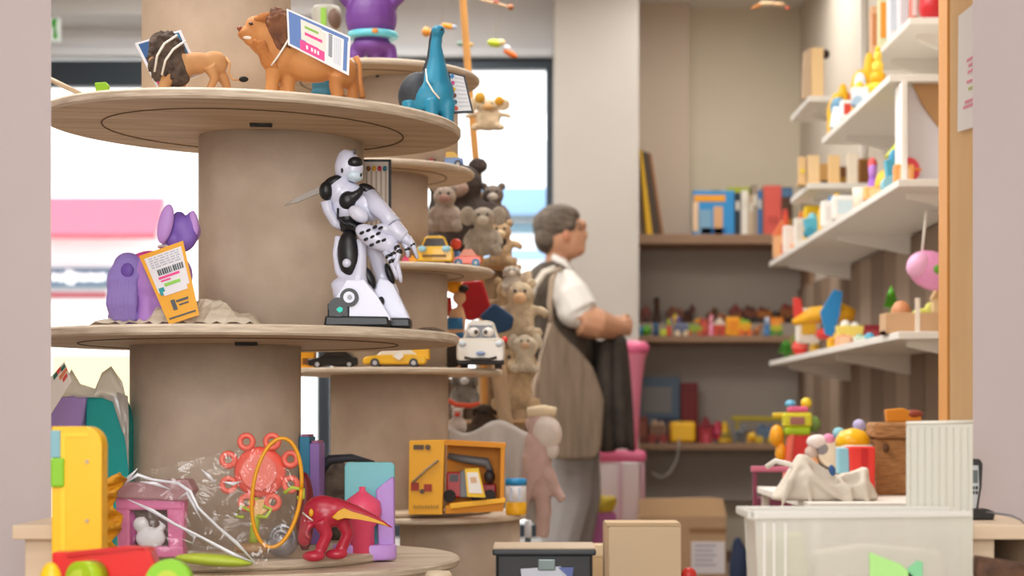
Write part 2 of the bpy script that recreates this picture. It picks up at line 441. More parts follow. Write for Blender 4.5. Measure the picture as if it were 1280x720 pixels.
t = T('toy_lion', 'bigger toy lion with open mouth and a tilted white and blue price tag', 'toy lion', 380, d, top1(0, 380, d))
b = t.b()
b.ball((350, 68, 0), (27, 20, 28), rot=-8).ball((385, 82, 2), (38, 19, 21), rot=8).ball((428, 90, 5), (18, 17, 20)).ball((334, 48, 0), (24, 18, 24)).ball((345, 80, 0), (16, 16, 22), rot=-30)
b.ball((312, 42, -4), (15, 11, 9), rot=-12).ball((316, 55, -4), (11, 9, 5), rot=18).ball((322, 34, -3), (16, 13, 14))
b.tube([(344, 88, -10), (342, 108, -12), (340, 128, -13)], [11, 8.5, 9.5]).tube([(358, 84, 6), (359, 105, 4), (359, 130, 2)], [12, 9.5, 10]).tube([(424, 98, -6), (420, 108, -6), (424, 124, -6)], [12, 9, 9]).tube([(436, 96, 12), (440, 110, 14), (438, 124, 14)], [10, 7, 8])
b.ball((335, 128, -15), (12, 9, 5)).ball((353, 129, 0), (12, 9, 5)).ball((338, 19, 4), (5, 3, 6))
bd = t.part('body', b, FUR2, remesh=.0032, smooth_it=4)
b = t.b(); b.tube([(444, 70, 6), (449, 80, 5), (450, 100, 2), (453, 122, 0)], [4, 3, 3, 4.2]); t.part('tail', b, FUR2, parent=bd)
b = t.b(); b.ball((312, 49, -6), (9, 7, 3.6), rot=10).ball((304, 44, -8), (3, 3, 2)); t.part('mouth', b, mat('#f0e6da', .5), parent=bd)
b = t.b(); b.ball((301, 37, -6), (4, 5, 3)); t.part('nose', b, mat('#8e4a31', .5), parent=bd)
b = t.b(); b.ball((316, 33, -15), (3, 2, 1.8), rot=15); t.part('eye', b, mat('#3a2418', .3), parent=bd)
b = t.b(); b.ball((348, 40, 2), (19, 23, 26), rot=-18).ball((340, 27, 3), (23, 19, 12), rot=4).ball((356, 60, 0), (12, 19, 18), rot=-15)
for k in range(60):
    a = random.uniform(-2.6, 1.9); e = random.uniform(-1.2, .2); cx, cy = 346+4*math.cos(a), 38+10*math.sin(a)
    dx, dy, dz = math.cos(a)*math.cos(e)+.2, math.sin(a)*math.cos(e)+.3, math.sin(e)
    b.tube([(cx, cy, -4), (cx+15*dx, cy+15*dy, 20*dz-2), (cx+22*dx, cy+22*dy, 24*dz-2)], [6, 4, .8], n=7)
for k in range(40):
    a = random.uniform(-2.2, 1.6)
    b.ball((348+15*math.cos(a)*random.uniform(.4,1), 40+25*math.sin(a)*random.uniform(.5,1), random.uniform(-18,-8)), (3.5, 4, 9), rot=random.uniform(-50,10), n=8)
t.part('mane', b, MANE2, remesh=.002)
b = t.b()
for k in range(46):
    u = random.random(); cx, cy = 326+16*u, 50+30*u; a = random.uniform(.9, 2.3)
    b.tube([(cx, cy, -6), (cx+8*math.cos(a), cy+8*math.sin(a), -18), (cx+13*math.cos(a)+2, cy+16*math.sin(a), -17)], [6, 4, .8], n=7)
for k in range(26):
    a = random.uniform(-2.6, -1.0); cx = 322+10*random.random()
    b.tube([(cx+6, 34, -4), (cx, 26, -14), (cx+10, 19, -14)], [5, 3.5, 1], n=7)
t.part('beard', b, mat('#bd7a3e', .9, noise=.6, scale=50, h2='#8e4e28', bump=.6), remesh=.002)
b = t.b(); b.tube([(366, 50, -22), (358, 64, -23), (350, 76, -22), (342, 86, -20)], 1.3, n=6); t.part('cord', b, CORD)
q = [(362, 18), (442, 52), (438, 100), (364, 62)]
q = [(362, 17), (441, 52), (439, 100), (364, 62)]
LP = mat('#5b7fc0', .5)
st = [(.03,.06,.3,.94,1), (.03,.05,.97,.14,1), (.9,.1,.96,.93,1), (.2,.68,.6,.95,2), (.22,.12,.55,.66,4), (.5,.2,.62,.7,4), (.28,.25,.5,.32,5), (.28,.42,.56,.5,2)]
st += [(.66,.17+.05*i,.72,.2+.05*i,3) for i in range(12)] + [(.75+.03*j,.18,.765+.03*j,.86,6) for j in range(4)]
st += [(.3,.76,.33,.86,0), (.38,.76,.41,.86,0),(.43,.76,.46,.86,0),(.48,.76,.51,.86,0)]
tag_card(t, q, 'price_tag', [CARDWH, LP, PINKT, TXT, mat('#eee6dc', .5), mat('#8ec04a', .5), mat('#cfd4de', .5)], st, d0=-28, label='white price tag with blue edge and pink box')

t = T('toy_figure', 'small teal rounded toy beneath the belly of the bigger lion', 'toy', 404, 3.25, top1(0, 404, 3.25))
b = t.b(); b.ball((404, 105, 0), (15, 12, 13)).ball((404, 118, 0), (16, 12, 12)); bd = t.part('body', b, mat('#2d6f86', .4), remesh=.003, smooth_it=2)
b = t.b(); b.ball((403, 99, -3), (12, 9, 6)); t.part('cap', b, mat('#8fb5bd', .4))
# ---------------------------------------------------------------- long-neck dinosaur
d = 3.34
t = T('toy_dinosaur', 'turquoise long-necked toy dinosaur with a dark grey back', 'toy dinosaur', 538, d, top1(0, 538, d))
TQ = mat('#268fb2', .45, noise=.5, scale=26, h2='#1a6d90'); DG = mat('#394049', .6, noise=.6, scale=40, h2='#20262d')
b = t.b()
b.ball((533, 122, 0), (27, 22, 24)).ball((548, 118, -4), (20, 19, 26)).ball((518, 132, 2), (14, 16, 20))
b.tube([(545, 108, -4), (546, 92, -4), (546, 75, -3), (545, 58, -3), (547, 42, -2), (549, 38, -6)], [20, 15, 10.5, 7.5, 7, 7])
b.ball((548, 40, -6), (9, 10, 7.5), rot=-10)
for x, dd in ((512, -10), (527, 12), (541, -16), (560, -8)): b.tube([(x, 128, dd), (x, 150, dd), (x, 172, dd)], [10, 8, 9])
bd = t.part('body', b, TQ, remesh=.0032, smooth_it=4)
b = t.b(); b.ball((519, 116, 0), (21, 21, 27), rot=24).ball((514, 132, 4), (13, 14, 20), rot=14).tube([(525, 110, 12), (534, 90, 8), (538, 70, 5), (540, 50, 4), (544, 36, 0)], [12, 8, 5, 4.5, 5])
b.ball((536, 146, -2), (17, 17, 13)); t.part('back_stripe', b, DG, parent=bd, remesh=.003, smooth_it=3, label='dark grey back')
b = t.b(); b.tube([(533, 88, -8), (535, 105, -22), (543, 119, -27), (551, 128, -26)], 1.2, n=6); t.part('cord', b, CORD)
b = t.b(); b.ball((553, 40, -14), (1.6, 1.2, 1.6)); t.part('eye', b, DARKM, parent=bd)
b = t.b(); b.ball((540, 144, -20), (3, 2, 2)); t.part('sticker', b, PINKT)
def colour_card(t, q, d0, dots, n):
    b = t.b(); b.mi = 1; b.prism([(q[0][0]-3, q[0][1]-3), (q[1][0]+2, q[1][1]-2), (q[2][0]+3, q[2][1]+3), (q[3][0]-1, q[3][1]+3)], d0+1.2, d0+3)
    b.mi = 0; b.prism(q, d0, d0+1)
    for i in range(n): b.mi = 2; b.patch(q, .3, .06+.9*i/n, .95, .1+.9*i/n, d0-.2, .2)
    for i, (u, v) in enumerate(dots):
        x = q[0][0]+(q[1][0]-q[0][0])*u+(q[3][0]-q[0][0])*v; y = q[0][1]+(q[1][1]-q[0][1])*u+(q[3][1]-q[0][1])*v
        b.mi = 3+i; b.disc((x, y, d0-.5), 2.6, .5, 10)
    return b
DOT = [mat(h, .5) for h in ('#2486c4', '#d6438c', '#f0bf1c', '#7a3b2a', '#1c6a84', '#e2542a')]
b = colour_card(t, [(562, 91), (579, 95), (589, 137), (568, 138)], 6, [(.15, .06+.17*i) for i in range(6)], 8)
t.part('colour_tag', b, [mat('#e4e4e6', .5), mat('#30343c', .5), mat('#c9cbd0', .5)] + DOT, label='white tag with coloured dots')
# ---------------------------------------------------------------- white and black toy robot
d = 3.1
RW = mat('#d3d5ea', .3, coat=.3); RB = mat('#101217', .38); RG = mat('#8f949e', .3)
t = T('toy_robot', 'white and black toy robot standing with one arm reaching out on the middle disc', 'toy robot', 460, d, dk[1][1]+.009)
def seg(pts, rs, **k):
    b = t.b(); b.tube(pts, rs, n=14, **k); return b
# feet and soles
for nm, P, S in (('near', [(413, 408), (424, 372), (436, 352), (458, 352), (474, 372), (490, 398), (490, 402), (413, 402)], [(408, 410), (410, 396), (488, 397), (490, 410)]),
                 ('far', [(462, 398), (464, 366), (474, 346), (490, 350), (500, 372), (512, 396), (512, 402), (470, 402)], [(470, 410), (472, 397), (513, 397), (514, 410)])):
    dd = -16 if nm == 'near' else 14
    b = t.b(); b.prism(P, dd-15, dd+15, bev=6); f = t.part('foot', b, RW, subd=1)
    b = t.b(); b.prism(S, dd-17, dd+17, bev=3); t.part('sole', b, RB, parent=f)
    if nm == 'near':
        b = t.b(); b.disc((440, 374, dd-16), 11.5, 5).disc((426, 386, dd-16), 12, 4).box(413, 381, 440, 399, dd-17, dd-12.5, bev=2); t.part('ankle_disc', b, RB, parent=f)
        b = t.b(); b.disc((440, 374, dd-20), 7, 3); b.mi = 1; b.disc((441, 374, dd-22), 3, 2); t.part('ankle_cap', b, [RW, RG], parent=f)
        b = t.b(); b.prism([(424, 389), (428, 385.5), (432, 387), (432, 391), (428, 393)], dd-20, dd-17); t.part('light', b, glow('#1fae9c', .4), parent=f)
# legs: thigh, knee guard, shin
b = t.b(); b.ball((438, 320, -12), (15, 13, 31), rot=-4); t.part('thigh', b, RB)
b = t.b(); b.ball((436, 331, -25), (5.5, 4, 5.5)); t.part('hip_cap', b, RW)
b = t.b(); b.tube([(424, 296, -6), (420, 318, -8), (424, 340, -10), (436, 352, -14), (452, 356, -14)], [5, 4, 5, 9, 10]).tube([(452, 300, -12), (453, 322, -14), (450, 345, -14), (448, 366, -14)], [7, 7, 10, 16]).ball((442, 362, -14), (28, 16, 14), rot=12).ball((431, 366, -15), (14, 14, 16))
t.part('leg', b, RW, remesh=.0026, smooth_it=3)
b = t.b(); b.tube([(456, 292, 4), (470, 318, 8), (476, 342, 12), (484, 362, 14)], [11, 11, 9, 13]).ball((484, 364, 14), (15, 14, 12), rot=25)
t.part('leg', b, RW, remesh=.0026, smooth_it=3)
b = t.b(); b.ball((462, 348, -6), (7, 8, 15), rot=-25); t.part('knee_pad', b, RB)
b = t.b(); b.ball((487, 342, 2), (5, 7, 14), rot=-20); t.part('knee_pad', b, RB)
b = t.b(); b.ball((477, 377, -6), (4, 5, 6)); t.part('ankle_joint', b, RB)
# pelvis and waist
b = t.b(); b.ball((440, 284, 0), (19, 16, 11), rot=15).tube([(430, 262, 0), (436, 276, 0), (444, 288, 0)], [11, 12, 13]); t.part('waist', b, RB, remesh=.0028, smooth_it=2)
# torso
b = t.b(); b.ball((438, 248, 2), (26, 19, 20), rot=38).ball((424, 238, 0), (17, 17, 20), rot=10).ball((458, 258, 0), (22, 18, 18), rot=42).ball((432, 262, 0), (18, 15, 14), rot=35)
tor = t.part('torso', b, RW, remesh=.0028, smooth_it=4)
b = t.b(); b.ball((418, 229, -2), (16, 13, 9), rot=-24).ball((446, 246, -12), (10, 10, 6), rot=-38).ball((436, 252, -14), (11, 9, 12), rot=30)
b.tube([(446, 250, -16), (452, 242, -16), (454, 234, -12)], [4, 4, 3]); t.part('chest_plate', b, RB, parent=tor, remesh=.0026, smooth_it=2)
b = t.b(); b.tube([(424, 262, -14), (424, 275, -16), (432, 281, -18), (444, 286, -18)], 1.5, n=6); t.part('chest_seam', b, RB, parent=tor)
b = t.b(); b.tube([(434, 222, 0), (437, 232, 0), (438, 240, 0)], [7, 7, 9]); t.part('neck', b, RB)
# head
b = t.b(); b.ball((434, 208, 0), (16, 15, 21), rot=8).ball((442, 212, -4), (13, 12, 16), rot=10).ball((430, 198, 0), (9, 10, 12), rot=25)
hd = t.part('head', b, RW, remesh=.0024, smooth_it=3)
b = t.b(); b.ball((444, 205, -8), (10.5, 10, 8), rot=-8); t.part('visor', b, RB, parent=hd)
b = t.b(); b.ball((444, 221, -8), (11, 11, 8), rot=8); t.part('jaw', b, mat('#cfe0ee', .25), parent=hd)
b = t.b(); b.box(443, 188, 446, 194, -13, -9, bev=.8).ball((429, 215, -14), (1.6, 1.5, 3)).ball((453, 221, -17), (1.4, 1.4, 2.2)); t.part('vents', b, RB, parent=hd)
# arms
b = t.b(); b.ball((409, 240, -10), (9, 10, 12)); t.part('shoulder', b, RB)
b = t.b(); b.tube([(408, 252, -8), (411, 264, -6), (420, 280, -4), (428, 284, -4)], [7, 6.5, 6, 5]); t.part('upper_arm', b, RW)
b = t.b(); b.ball((459, 238, 2), (13, 10, 8), rot=28); t.part('shoulder', b, RB)
b = t.b(); b.tube([(462, 246, -4), (474, 262, -14), (486, 274, -22), (494, 284, -26)], [12, 12, 10, 11]); t.part('upper_arm', b, RW)
b = t.b(); b.ball((490, 279, -24), (11, 10, 6), rot=20); t.part('elbow', b, RB)
b = t.b(); b.tube([(492, 286, -26), (500, 294, -28), (508, 300, -28)], [12, 11, 9]).ball((484, 290, -26), (15, 10, 8), rot=8); t.part('forearm', b, RW, remesh=.0026, smooth_it=3)
# the near hand: open palm with jointed fingers hanging down, and the far hand reaching right
b = t.b(); b.ball((470, 300, -30), (26, 10, 13), rot=30).ball((488, 308, -30), (12, 9, 12), rot=40); pm = t.part('hand', b, RW, remesh=.0026, smooth_it=2)
for k, (x0, y0, x1, y1, x2, y2) in enumerate([(484, 318, 492, 330, 498, 346), (490, 314, 498, 328, 503, 350), (496, 308, 502, 318, 497, 334)]):
    b = t.b(); b.tube([(x0, y0, -32-k), (x1, y1, -35-k), (x2, y2, -36-k), ((x2+1), y2+6, -35-k)], [4.2, 3.6, 3, 1.6], n=8); fi = t.part('finger', b, RW, parent=pm)
    b = t.b(); b.ball((x1, y1, -35.5-k), 3.9, n=8).ball(((x0+x1)/2, (y0+y1)/2, -34-k), 4.1, n=8); t.part('finger_joint', b, RB, parent=pm)
hn = None
b = t.b(); b.tube([(502, 296, -28), (512, 304, -28), (520, 312, -28)], [8, 6, 4]); hn = t.part('hand', b, RW)
for k, (x0, y0, x1, y1, x2, y2) in enumerate([(512, 300, 518, 309, 524, 326), (507, 306, 511, 314, 512, 324)]):
    b = t.b(); b.tube([(x0, y0, -29+3*k), (x1, y1, -31+3*k), (x2, y2, -31+3*k)], [4.4, 3.4, 2], n=8); t.part('finger', b, RW, parent=hn)
    b = t.b(); b.ball((x1, y1, -31+3*k), 3.6, n=8); t.part('finger_joint', b, RB, parent=hn)
for k, (x, y) in enumerate([(456, 295), (464, 292), (472, 288), (461, 303), (469, 300), (476, 296), (468, 310), (476, 306), (483, 304), (479, 289)]):
    b = t.b(); b.ball((x, y, -39), (3.4, 3, 1.9), rot=-28, n=8); t.part('knuckle', b, RB, parent=pm)
b = t.b(); b.ball((450, 270, -20), (14, 6, 9), rot=35); t.part('belt_plate', b, mat('#d2d3e4', .3))

t = T('toy_sword', 'translucent pale blade sticking out behind the robot shoulder', 'toy blade', 388, 3.14, dk[1][1]+.2, solo=True)
b = t.b(); b.prism([(354, 258), (372, 246), (412, 228), (424, 224), (424, 231), (410, 237), (372, 253)], -2, 2, bev=1.2); t.one(b, clear('#a89e94', .6, .4, .03))
t = T('colour_chart', 'white chart with coloured beads along its top, behind the robot head', 'chart', 472, 3.5, dk[1][1]+.009)
b = t.b(); b.box(452, 199, 488, 202, 0, 3, bev=.6).box(485.5, 199, 489, 412, 0, 3, bev=.6).box(452, 199, 455, 412, 0, 3, bev=.6); t.part('frame', b, mat('#2b2f38', .5))
b = t.b(); b.box(455, 202, 486, 410, 1, 2); b.mi = 1
for i in range(5): b.box(457+6*i, 214, 459.5+6*i, 408, .5, 1)
t.part('board', b, [mat('#e2d8cc', .6), mat('#b9a99a', .6)])
for i, h in enumerate(('#8a4a22', '#e0a818', '#c8324e', '#2f7d96')):
    b = t.b(); b.ball((461+6.8*i, 211, -3), (2.6, 2.4, 3.4)); t.part('bead', b, mat(h, .4), label=['brown','yellow','red','blue'][i]+' bead')
# ---------------------------------------------------------------- purple pony on the middle disc
zm = dk[1][1] + .009
LIL = mat('#b988dc', .5); VIO = mat('#8a68c4', .55, noise=.6, scale=25, h2='#6648a8', bump=.3); LAV = mat('#9d8ad6', .55, noise=.5, scale=20, h2='#8068c0', bump=.3)
d = 3.16
t = T('toy_pony', 'purple toy pony seen from behind with a yellow bordered tag', 'toy pony', 195, d, zm)
b = t.b()
b.ball((186, 350, 0), (37, 26, 34)).ball((208, 344, 8), (32, 24, 31)).ball((196, 370, 0), (26, 18, 24)).tube([(210, 330, 6), (214, 308, 8), (218, 292, 8)], [18, 14, 14]).ball((228, 288, 8), (22, 18, 20))
b.tube([(184, 365, -6), (185, 385, -8), (185, 404, -8)], [15, 13, 14]).tube([(208, 360, -2), (212, 382, -4), (212, 404, -4)], [13, 12, 13])
bd = t.part('body', b, LIL, remesh=.0034, smooth_it=4)
b = t.b(); b.ball((211, 282, -20), (9.5, 5, 25), rot=12).ball((244, 280, -8), (6, 5, 16), rot=-8); t.part('ear', b, mat('#c395e0', .5), parent=bd)
b = t.b(); b.ball((228, 286, -6), (17, 12, 17), rot=15).ball((234, 300, -8), (13, 10, 17), rot=30).ball((240, 286, -2), (9, 12, 22)).ball((218, 300, -6), (11, 10, 11)).ball((224, 272, 0), (8, 8, 8))
t.part('mane', b, VIO, parent=bd, remesh=.003, smooth_it=2)
b = t.b(); b.ball((164, 336, -10), (21, 15, 19), rot=35).ball((153, 356, -12), (17, 15, 28)).ball((150, 380, -10), (15, 14, 24), rot=-6).ball((160, 396, -8), (24, 14, 10)).ball((168, 356, -16), (13, 10, 30), rot=14)
for k in range(7): b.tube([(160+4*k, 326+2*k, -18), (146+4.5*k, 352, -24), (142+5*k, 382, -22), (148+4*k, 402, -18)], [3, 5, 5, 2], n=8)
t.part('tail', b, LAV, remesh=.0024, smooth_it=1)
b = t.b(); b.ball((165, 340, -26), (8, 3, 9)); t.part('flank_mark', b, mat('#6f4fb0', .5))
b = t.b(); b.ball((183, 322, 0), (19, 16, 8), rot=-10); t.part('saddle', b, mat('#dd4598', .4))
b = t.b(); b.ball((182, 326, 0), (22, 17, 6), rot=-10); t.part('saddle_blanket', b, mat('#8fb0d6', .5))
b = t.b(); b.ring((213, 308, 8), 16, 1.6, axis='z'); t.part('collar_tie', b, CORD)
q = [(183, 324), (237, 305), (257, 396), (220, 408)]
st = [(.05,.02,.95,.06,4)] + [(.08,.06,.93,.56,1)] + [(a,b_,c_,d_,2) for a,b_,c_,d_,m_ in lines(.16,.86,.08,.24,5,2)] + [(a,b_,c_,d_,3) for a,b_,c_,d_,m_ in barcode(.25,.26,.9,.34,3,n=12)]
st += [(.22,.36,.75,.39,5), (.25,.41,.5,.43,5), (.3,.46,.72,.5,6), (.3,.7,.42,.84,3), (.45,.72,.8,.75,3), (.5,.78,.78,.8,3), (.08,.92,.92,.94,3), (.12,.5,.26,.6,7), (.2,.56,.85,.62,1)]
tag_card(t, q, 'price_tag', [mat('#f0ab12', .45), mat('#e9e7ee', .5), mat('#b4bac8', .5), mat('#4c5358', .5), mat('#f0ab12', .45), PINKT, mat('#8fd24c', .5), mat('#1f9aa0', .5)], st, d0=-42, label='yellow bordered tag with bar code')

t = T('crumpled_paper', 'crumpled brown paper bag lying flat under the purple pony', 'paper', 225, 3.17, zm, solo=True)
b = t.b(); random.seed(5); G = []
for j in range(9):
    row = []
    for i in range(26):
        u = i/25; v = j/8; x = 118 + 208*u; y0 = 409
        h = 30*min(1, u*2.2)*max(0, min(1, (1-u)*5))**.6*(math.sin(math.pi*v)**.6) * (.75+.3*math.sin(u*17+v*5)) + 6*abs(math.sin(i*1.9+j*2.3))*(0 < i < 25)
        row.append((x, y0 - max(0.3, h), -30 + 56*v + random.uniform(-1.5, 1.5)))
    G.append(row)
b.wavy(G)
for f in b.bm.faces: f.smooth = False
t.one(b, mat('#e3d8c4', .6, noise=.7, scale=18, stretch=(.5,1,5), h2='#a8947a', bump=.2), solid=.0012)

# ---------------------------------------------------------------- bottom disc
zb = dk[2][1] + .008
d = 3.0
t = T('cellophane_bag', 'clear crinkled cellophane gift bag covering the toys on the bottom disc', 'bag', 260, 2.98, zb, solo=True)
b = t.b(); random.seed(11)
out_top = [(142, 640), (150, 596), (205, 583), (270, 572), (330, 560), (372, 600), (384, 650), (380, 690)]
def yt(x):
    P = [(140, 660), (143, 600), (200, 585), (250, 572), (320, 560), (362, 590), (384, 640), (386, 700)]
    for (xa, ya), (xb, yb) in zip(P, P[1:]):
        if x <= xb: return ya + (yb-ya)*(x-xa)/(xb-xa)
    return 700
G = []
for j in range(24):
    row = []
    for i in range(40):
        u = i/39; v = j/23; x = 141 + 244*u
        top = yt(x); y = top + (706-top)*v
        bulge = -52*math.sin(math.pi*u)**.5*(.35+.65*v)
        row.append((x+random.uniform(-1.5,1.5), y+random.uniform(-1.5,1.5), 8+bulge+2.2*math.sin(u*31+v*12)+2*math.sin(v*23-u*9)+random.uniform(-.8,.8)))
    G.append(row)
b.wavy(G)
CEL = clear('#efe6df', .03, .06, .04, bump=.8, bscale=16)
bag = t.one(b, CEL)
GLINT = clear('#f4f6ff', .72, .3, .15)  # near-white tint that paints the glint along the film's creases
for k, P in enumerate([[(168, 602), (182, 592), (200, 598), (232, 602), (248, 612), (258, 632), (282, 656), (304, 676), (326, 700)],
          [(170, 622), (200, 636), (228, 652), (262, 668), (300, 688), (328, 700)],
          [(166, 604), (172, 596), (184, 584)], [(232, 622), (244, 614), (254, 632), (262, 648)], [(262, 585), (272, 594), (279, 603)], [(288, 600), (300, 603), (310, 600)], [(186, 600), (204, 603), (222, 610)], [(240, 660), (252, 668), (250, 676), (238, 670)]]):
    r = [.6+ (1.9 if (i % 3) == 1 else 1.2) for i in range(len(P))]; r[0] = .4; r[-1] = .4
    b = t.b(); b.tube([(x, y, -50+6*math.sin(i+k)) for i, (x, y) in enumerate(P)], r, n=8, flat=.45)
    t.part('fold', b, GLINT, parent=bag, label='bright crease in the film')
PK = mat('#e87fb2', .35)
t = T('toy_oven', 'pink toy frame with mauve roof and a white bird inside, in the clear bag', 'toy', 195, 3.0, zb)
b = t.b(); b.box(146, 622, 232, 694, 8, 14, bev=2)
b = t.b()
for x0, x1 in ((147, 165), (210, 234)): b.prism([(x0, 620), (x1, 620), (x1-(4 if x0 > 200 else 0), 694), (x0+3, 694)], -12.5, 12.5, bev=3)
b.box(148, 616, 232, 637, -14, 14, bev=3).box(150, 682, 232, 696, -14, 14, bev=3); t.part('frame', b, PK)
b = t.b(); b.prism([(140, 604), (238, 598), (246, 612), (238, 626), (143, 622)], -20, 20, bev=3); t.part('roof', b, mat('#b08388', .5))
b = t.b(); b.box(160, 630, 216, 686, 10, 13); t.part('back_panel', b, mat('#7d6a5c', .6))
b = t.b(); b.tube([(163, 640, -2), (168, 660, -2), (164, 680, -2)], [5, 6, 6]); t.part('inner_post', b, mat('#c0559c', .4))
b = t.b(); b.ball((190, 672, -8), (19, 10, 14)).ball((178, 655, -8), (10, 8, 10)).tube([(196, 668, -8), (206, 656, -8), (200, 650, -8)], [7, 4, 1]); t.part('bird', b, mat('#eef0f4', .4), remesh=.0024, smooth_it=2)

t = T('toy_flower', 'coral toy flower rattle with looped petals on a green stem', 'toy flower', 322, 3.05, zb)
CO = mat('#f2604f', .35); COL2 = mat('#f4705f', .35)
b = t.b(); b.lathe([(0, 0)], 0) if False else None
b = t.b(); b.ball((325, 590, 0), (33, 10, 32)); fl = t.part('bloom', b, CO)
b = t.b(); b.disc((325, 590, -10), 22, 2, 28); t.part('bloom_face', b, mat('#f47a6c', .35), parent=fl)
for a in range(8):
    an = math.radians(22 + 45*a); x, y = 325+42*math.cos(an), 590+41*math.sin(an)
    b = t.b(); b.ring((x, y, -4), 8, 3.7, n=20); t.part('petal_ring', b, COL2, parent=fl)
LG = mat('#b9d23c', .4)
b = t.b(); b.tube([(318, 622, 0), (319, 650, 0), (317, 680, 0)], [6, 6, 6]); t.part('stem', b, LG)
b = t.b(); b.prism([(310, 625), (340, 623), (334, 640), (322, 648), (314, 642)], -6, 6, bev=2); t.part('collar', b, mat('#f0c081', .5))
for P in ([(318, 640), (302, 632), (296, 645), (306, 646)], [(322, 645), (334, 646), (340, 636), (330, 632)], [(356, 616), (366, 609), (380, 612), (380, 622), (372, 622)]):
    b = t.b(); b.tube([(x, y, -6) for x, y in P], 2.6, n=8); t.part('tendril', b, LG)
b = t.b(); b.lathe([(20, 690), (24, 686), (24, 682), (20, 680), (8, 678)], 317, 0); t.part('base', b, mat('#b59069', .5))
t = T('toy_hoop', 'tall thin orange plastic hoop leaning in front of the coral flower', 'toy hoop', 343, 2.95, zb, solo=True)
b = t.b(); P = []
b.tube([(346+(30*math.cos(a)- (5*math.sin(a))), 616+68*math.sin(a)-14*math.cos(a)*.3, 6*math.cos(a)) for a in [2*math.pi*i/48 for i in range(49)]], 2.6, n=8)
t.one(b, mat('#e8a012', .35))
t = T('toy_coil', 'small grey silver toy ball behind the orange hoop', 'toy', 352, 3.05, zb, solo=True)
b = t.b(); b.ball((352, 680, 0), (20, 14, 16)); b.ring((352, 672, -8), 9, 3); b.ring((354, 672, -6), 15, 2.5); t.one(b, mat('#8e8b90', .3, metal=.4))
t = T('toy_leaf', 'lime green flat toy leaf lying at the front of the clear bag', 'toy', 270, 2.92, zb, solo=True)
b = t.b(); b.ball((268, 700, 0), (50, 16, 8), rot=4); t.one(b, mat('#c3d848', .4))
t = T('toy_dinosaur', 'dark red toy dinosaur with yellow stripes bending down beside the pink hydrant', 'toy dinosaur', 420, 3.02, zb)
RD = mat('#c02c44', .3, noise=.35, scale=30, h2='#8c1a2c')
b = t.b(); b.ball((405, 640, 0), (26, 17, 21), rot=10).tube([(418, 636, 0), (445, 640, 0), (468, 648, 0), (491, 660, 0)], [15, 9, 5, 1.2]).tube([(392, 638, 0), (384, 652, -2), (380, 668, -4)], [14, 9, 7]).ball((381, 672, -4), (9, 8, 11))
b.tube([(402, 650, -12), (410, 668, -12), (402, 686, -12)], [12, 8, 8]).tube([(424, 645, 8), (434, 668, 8), (426, 686, 8)], [12, 8, 8])
b.ball((394, 694, -16), (15, 9, 7)).ball((420, 693, 4), (15, 9, 7)).tube([(388, 655, -10), (384, 668, -14), (390, 672, -16)], [4, 3, 2])
bd = t.part('body', b, RD, remesh=.003, smooth_it=3)
b = t.b(); b.prism([(416, 646), (424, 638), (432, 634), (440, 640), (462, 645), (480, 652), (488, 658), (470, 652), (448, 648), (432, 645), (424, 650)], -16, -12, bev=1.5); t.part('stripe', b, mat('#e6ab18', .4), parent=bd, label='yellow tail stripe')
b = t.b(); b.ball((391, 640, -16), (3, 2, 5)); t.part('stripe', b, mat('#e6ab18', .4), parent=bd)
b = t.b(); b.tube([(380, 640, -14), (388, 646, -18), (393, 650, -16)], 1.2, n=6); t.part('cord', b, CORD)

t = T('hydrant_playset', 'toy set with turquoise back panel, pink hydrant and lilac rounded base', 'toy', 460, 3.2, zb)
b = t.b(); b.prism([(429, 582), (432, 578), (488, 578), (492, 582), (492, 690), (429, 690)], 14, 24, bev=2); t.part('back_panel', b, mat('#7fc9d1', .5))
b = t.b(); b.lathe([(0, 608), (4, 608), (4, 613), (8, 616), (22, 626), (24, 638), (22, 650), (15, 658), (15, 700)], 454, -12); t.part('hydrant', b, mat('#f5587c', .4))
b = t.b(); b.prism([(470, 612), (480, 604), (491, 595), (493, 600), (493, 694), (474, 694)], -6, 12, bev=2); t.part('side_panel', b, mat('#b98fdc', .4))
b = t.b(); b.lathe([(38, 680), (40, 682), (40, 696), (38, 699)], 456, 0, sq=.6); t.part('base', b, mat('#c79be6', .4))
t = T('rock_figure', 'dark grey and brown toy rock creature behind the turquoise panel', 'toy', 430, 3.5, zb)
b = t.b(); random.seed(2)
for x, y, r in ((414, 590, 14), (420, 604, 18), (410, 615, 16), (432, 606, 16), (426, 585, 10), (418, 636, 26), (440, 636, 22), (420, 654, 24), (440, 656, 22)): b.ball((x, y, random.uniform(-5, 5)), (r, 12, r*.8), rot=random.uniform(0, 90), n=10)
t.part('body', b, mat('#4d4740', .8, noise=.9, scale=30, h2='#82705c', bump=.8), remesh=.004)
b = t.b(); b.tube([(402, 588, -6), (412, 574, -6), (440, 572, -4), (468, 578, 0)], [6, 6, 5, 2]); t.part('crest', b, mat('#32343a', .6))
for i, (x0, x1, h, c, l) in enumerate([(374, 387, 548, '#1f86ae', 'blue children book standing on the bottom disc, left of two'), (387, 399, 556, '#9a74c6', 'purple children book standing on the bottom disc, right of two')]):
    t = T('book', l, 'book', (x0+x1)/2, 3.38, zb, group='children books on the bottom disc')
    b = t.b(); b.box(x0, h-2, x1, t.oy, 0, 60, bev=1); t.part('cover', b, mat(c, .5))
    b = t.b(); b.box(x0+2, h-5, x1-2, t.oy-2, 4, 58); t.part('pages', b, mat('#b6719a', .6))
t = T('toy_car', 'small dark red rounded toy tucked beneath the coral flower next to the books', 'toy', 381, 3.25, zb, solo=True)
b = t.b(); b.ball((381, 640, 0), (12, 12, 50)); t.one(b, mat('#7d1b2a', .4))

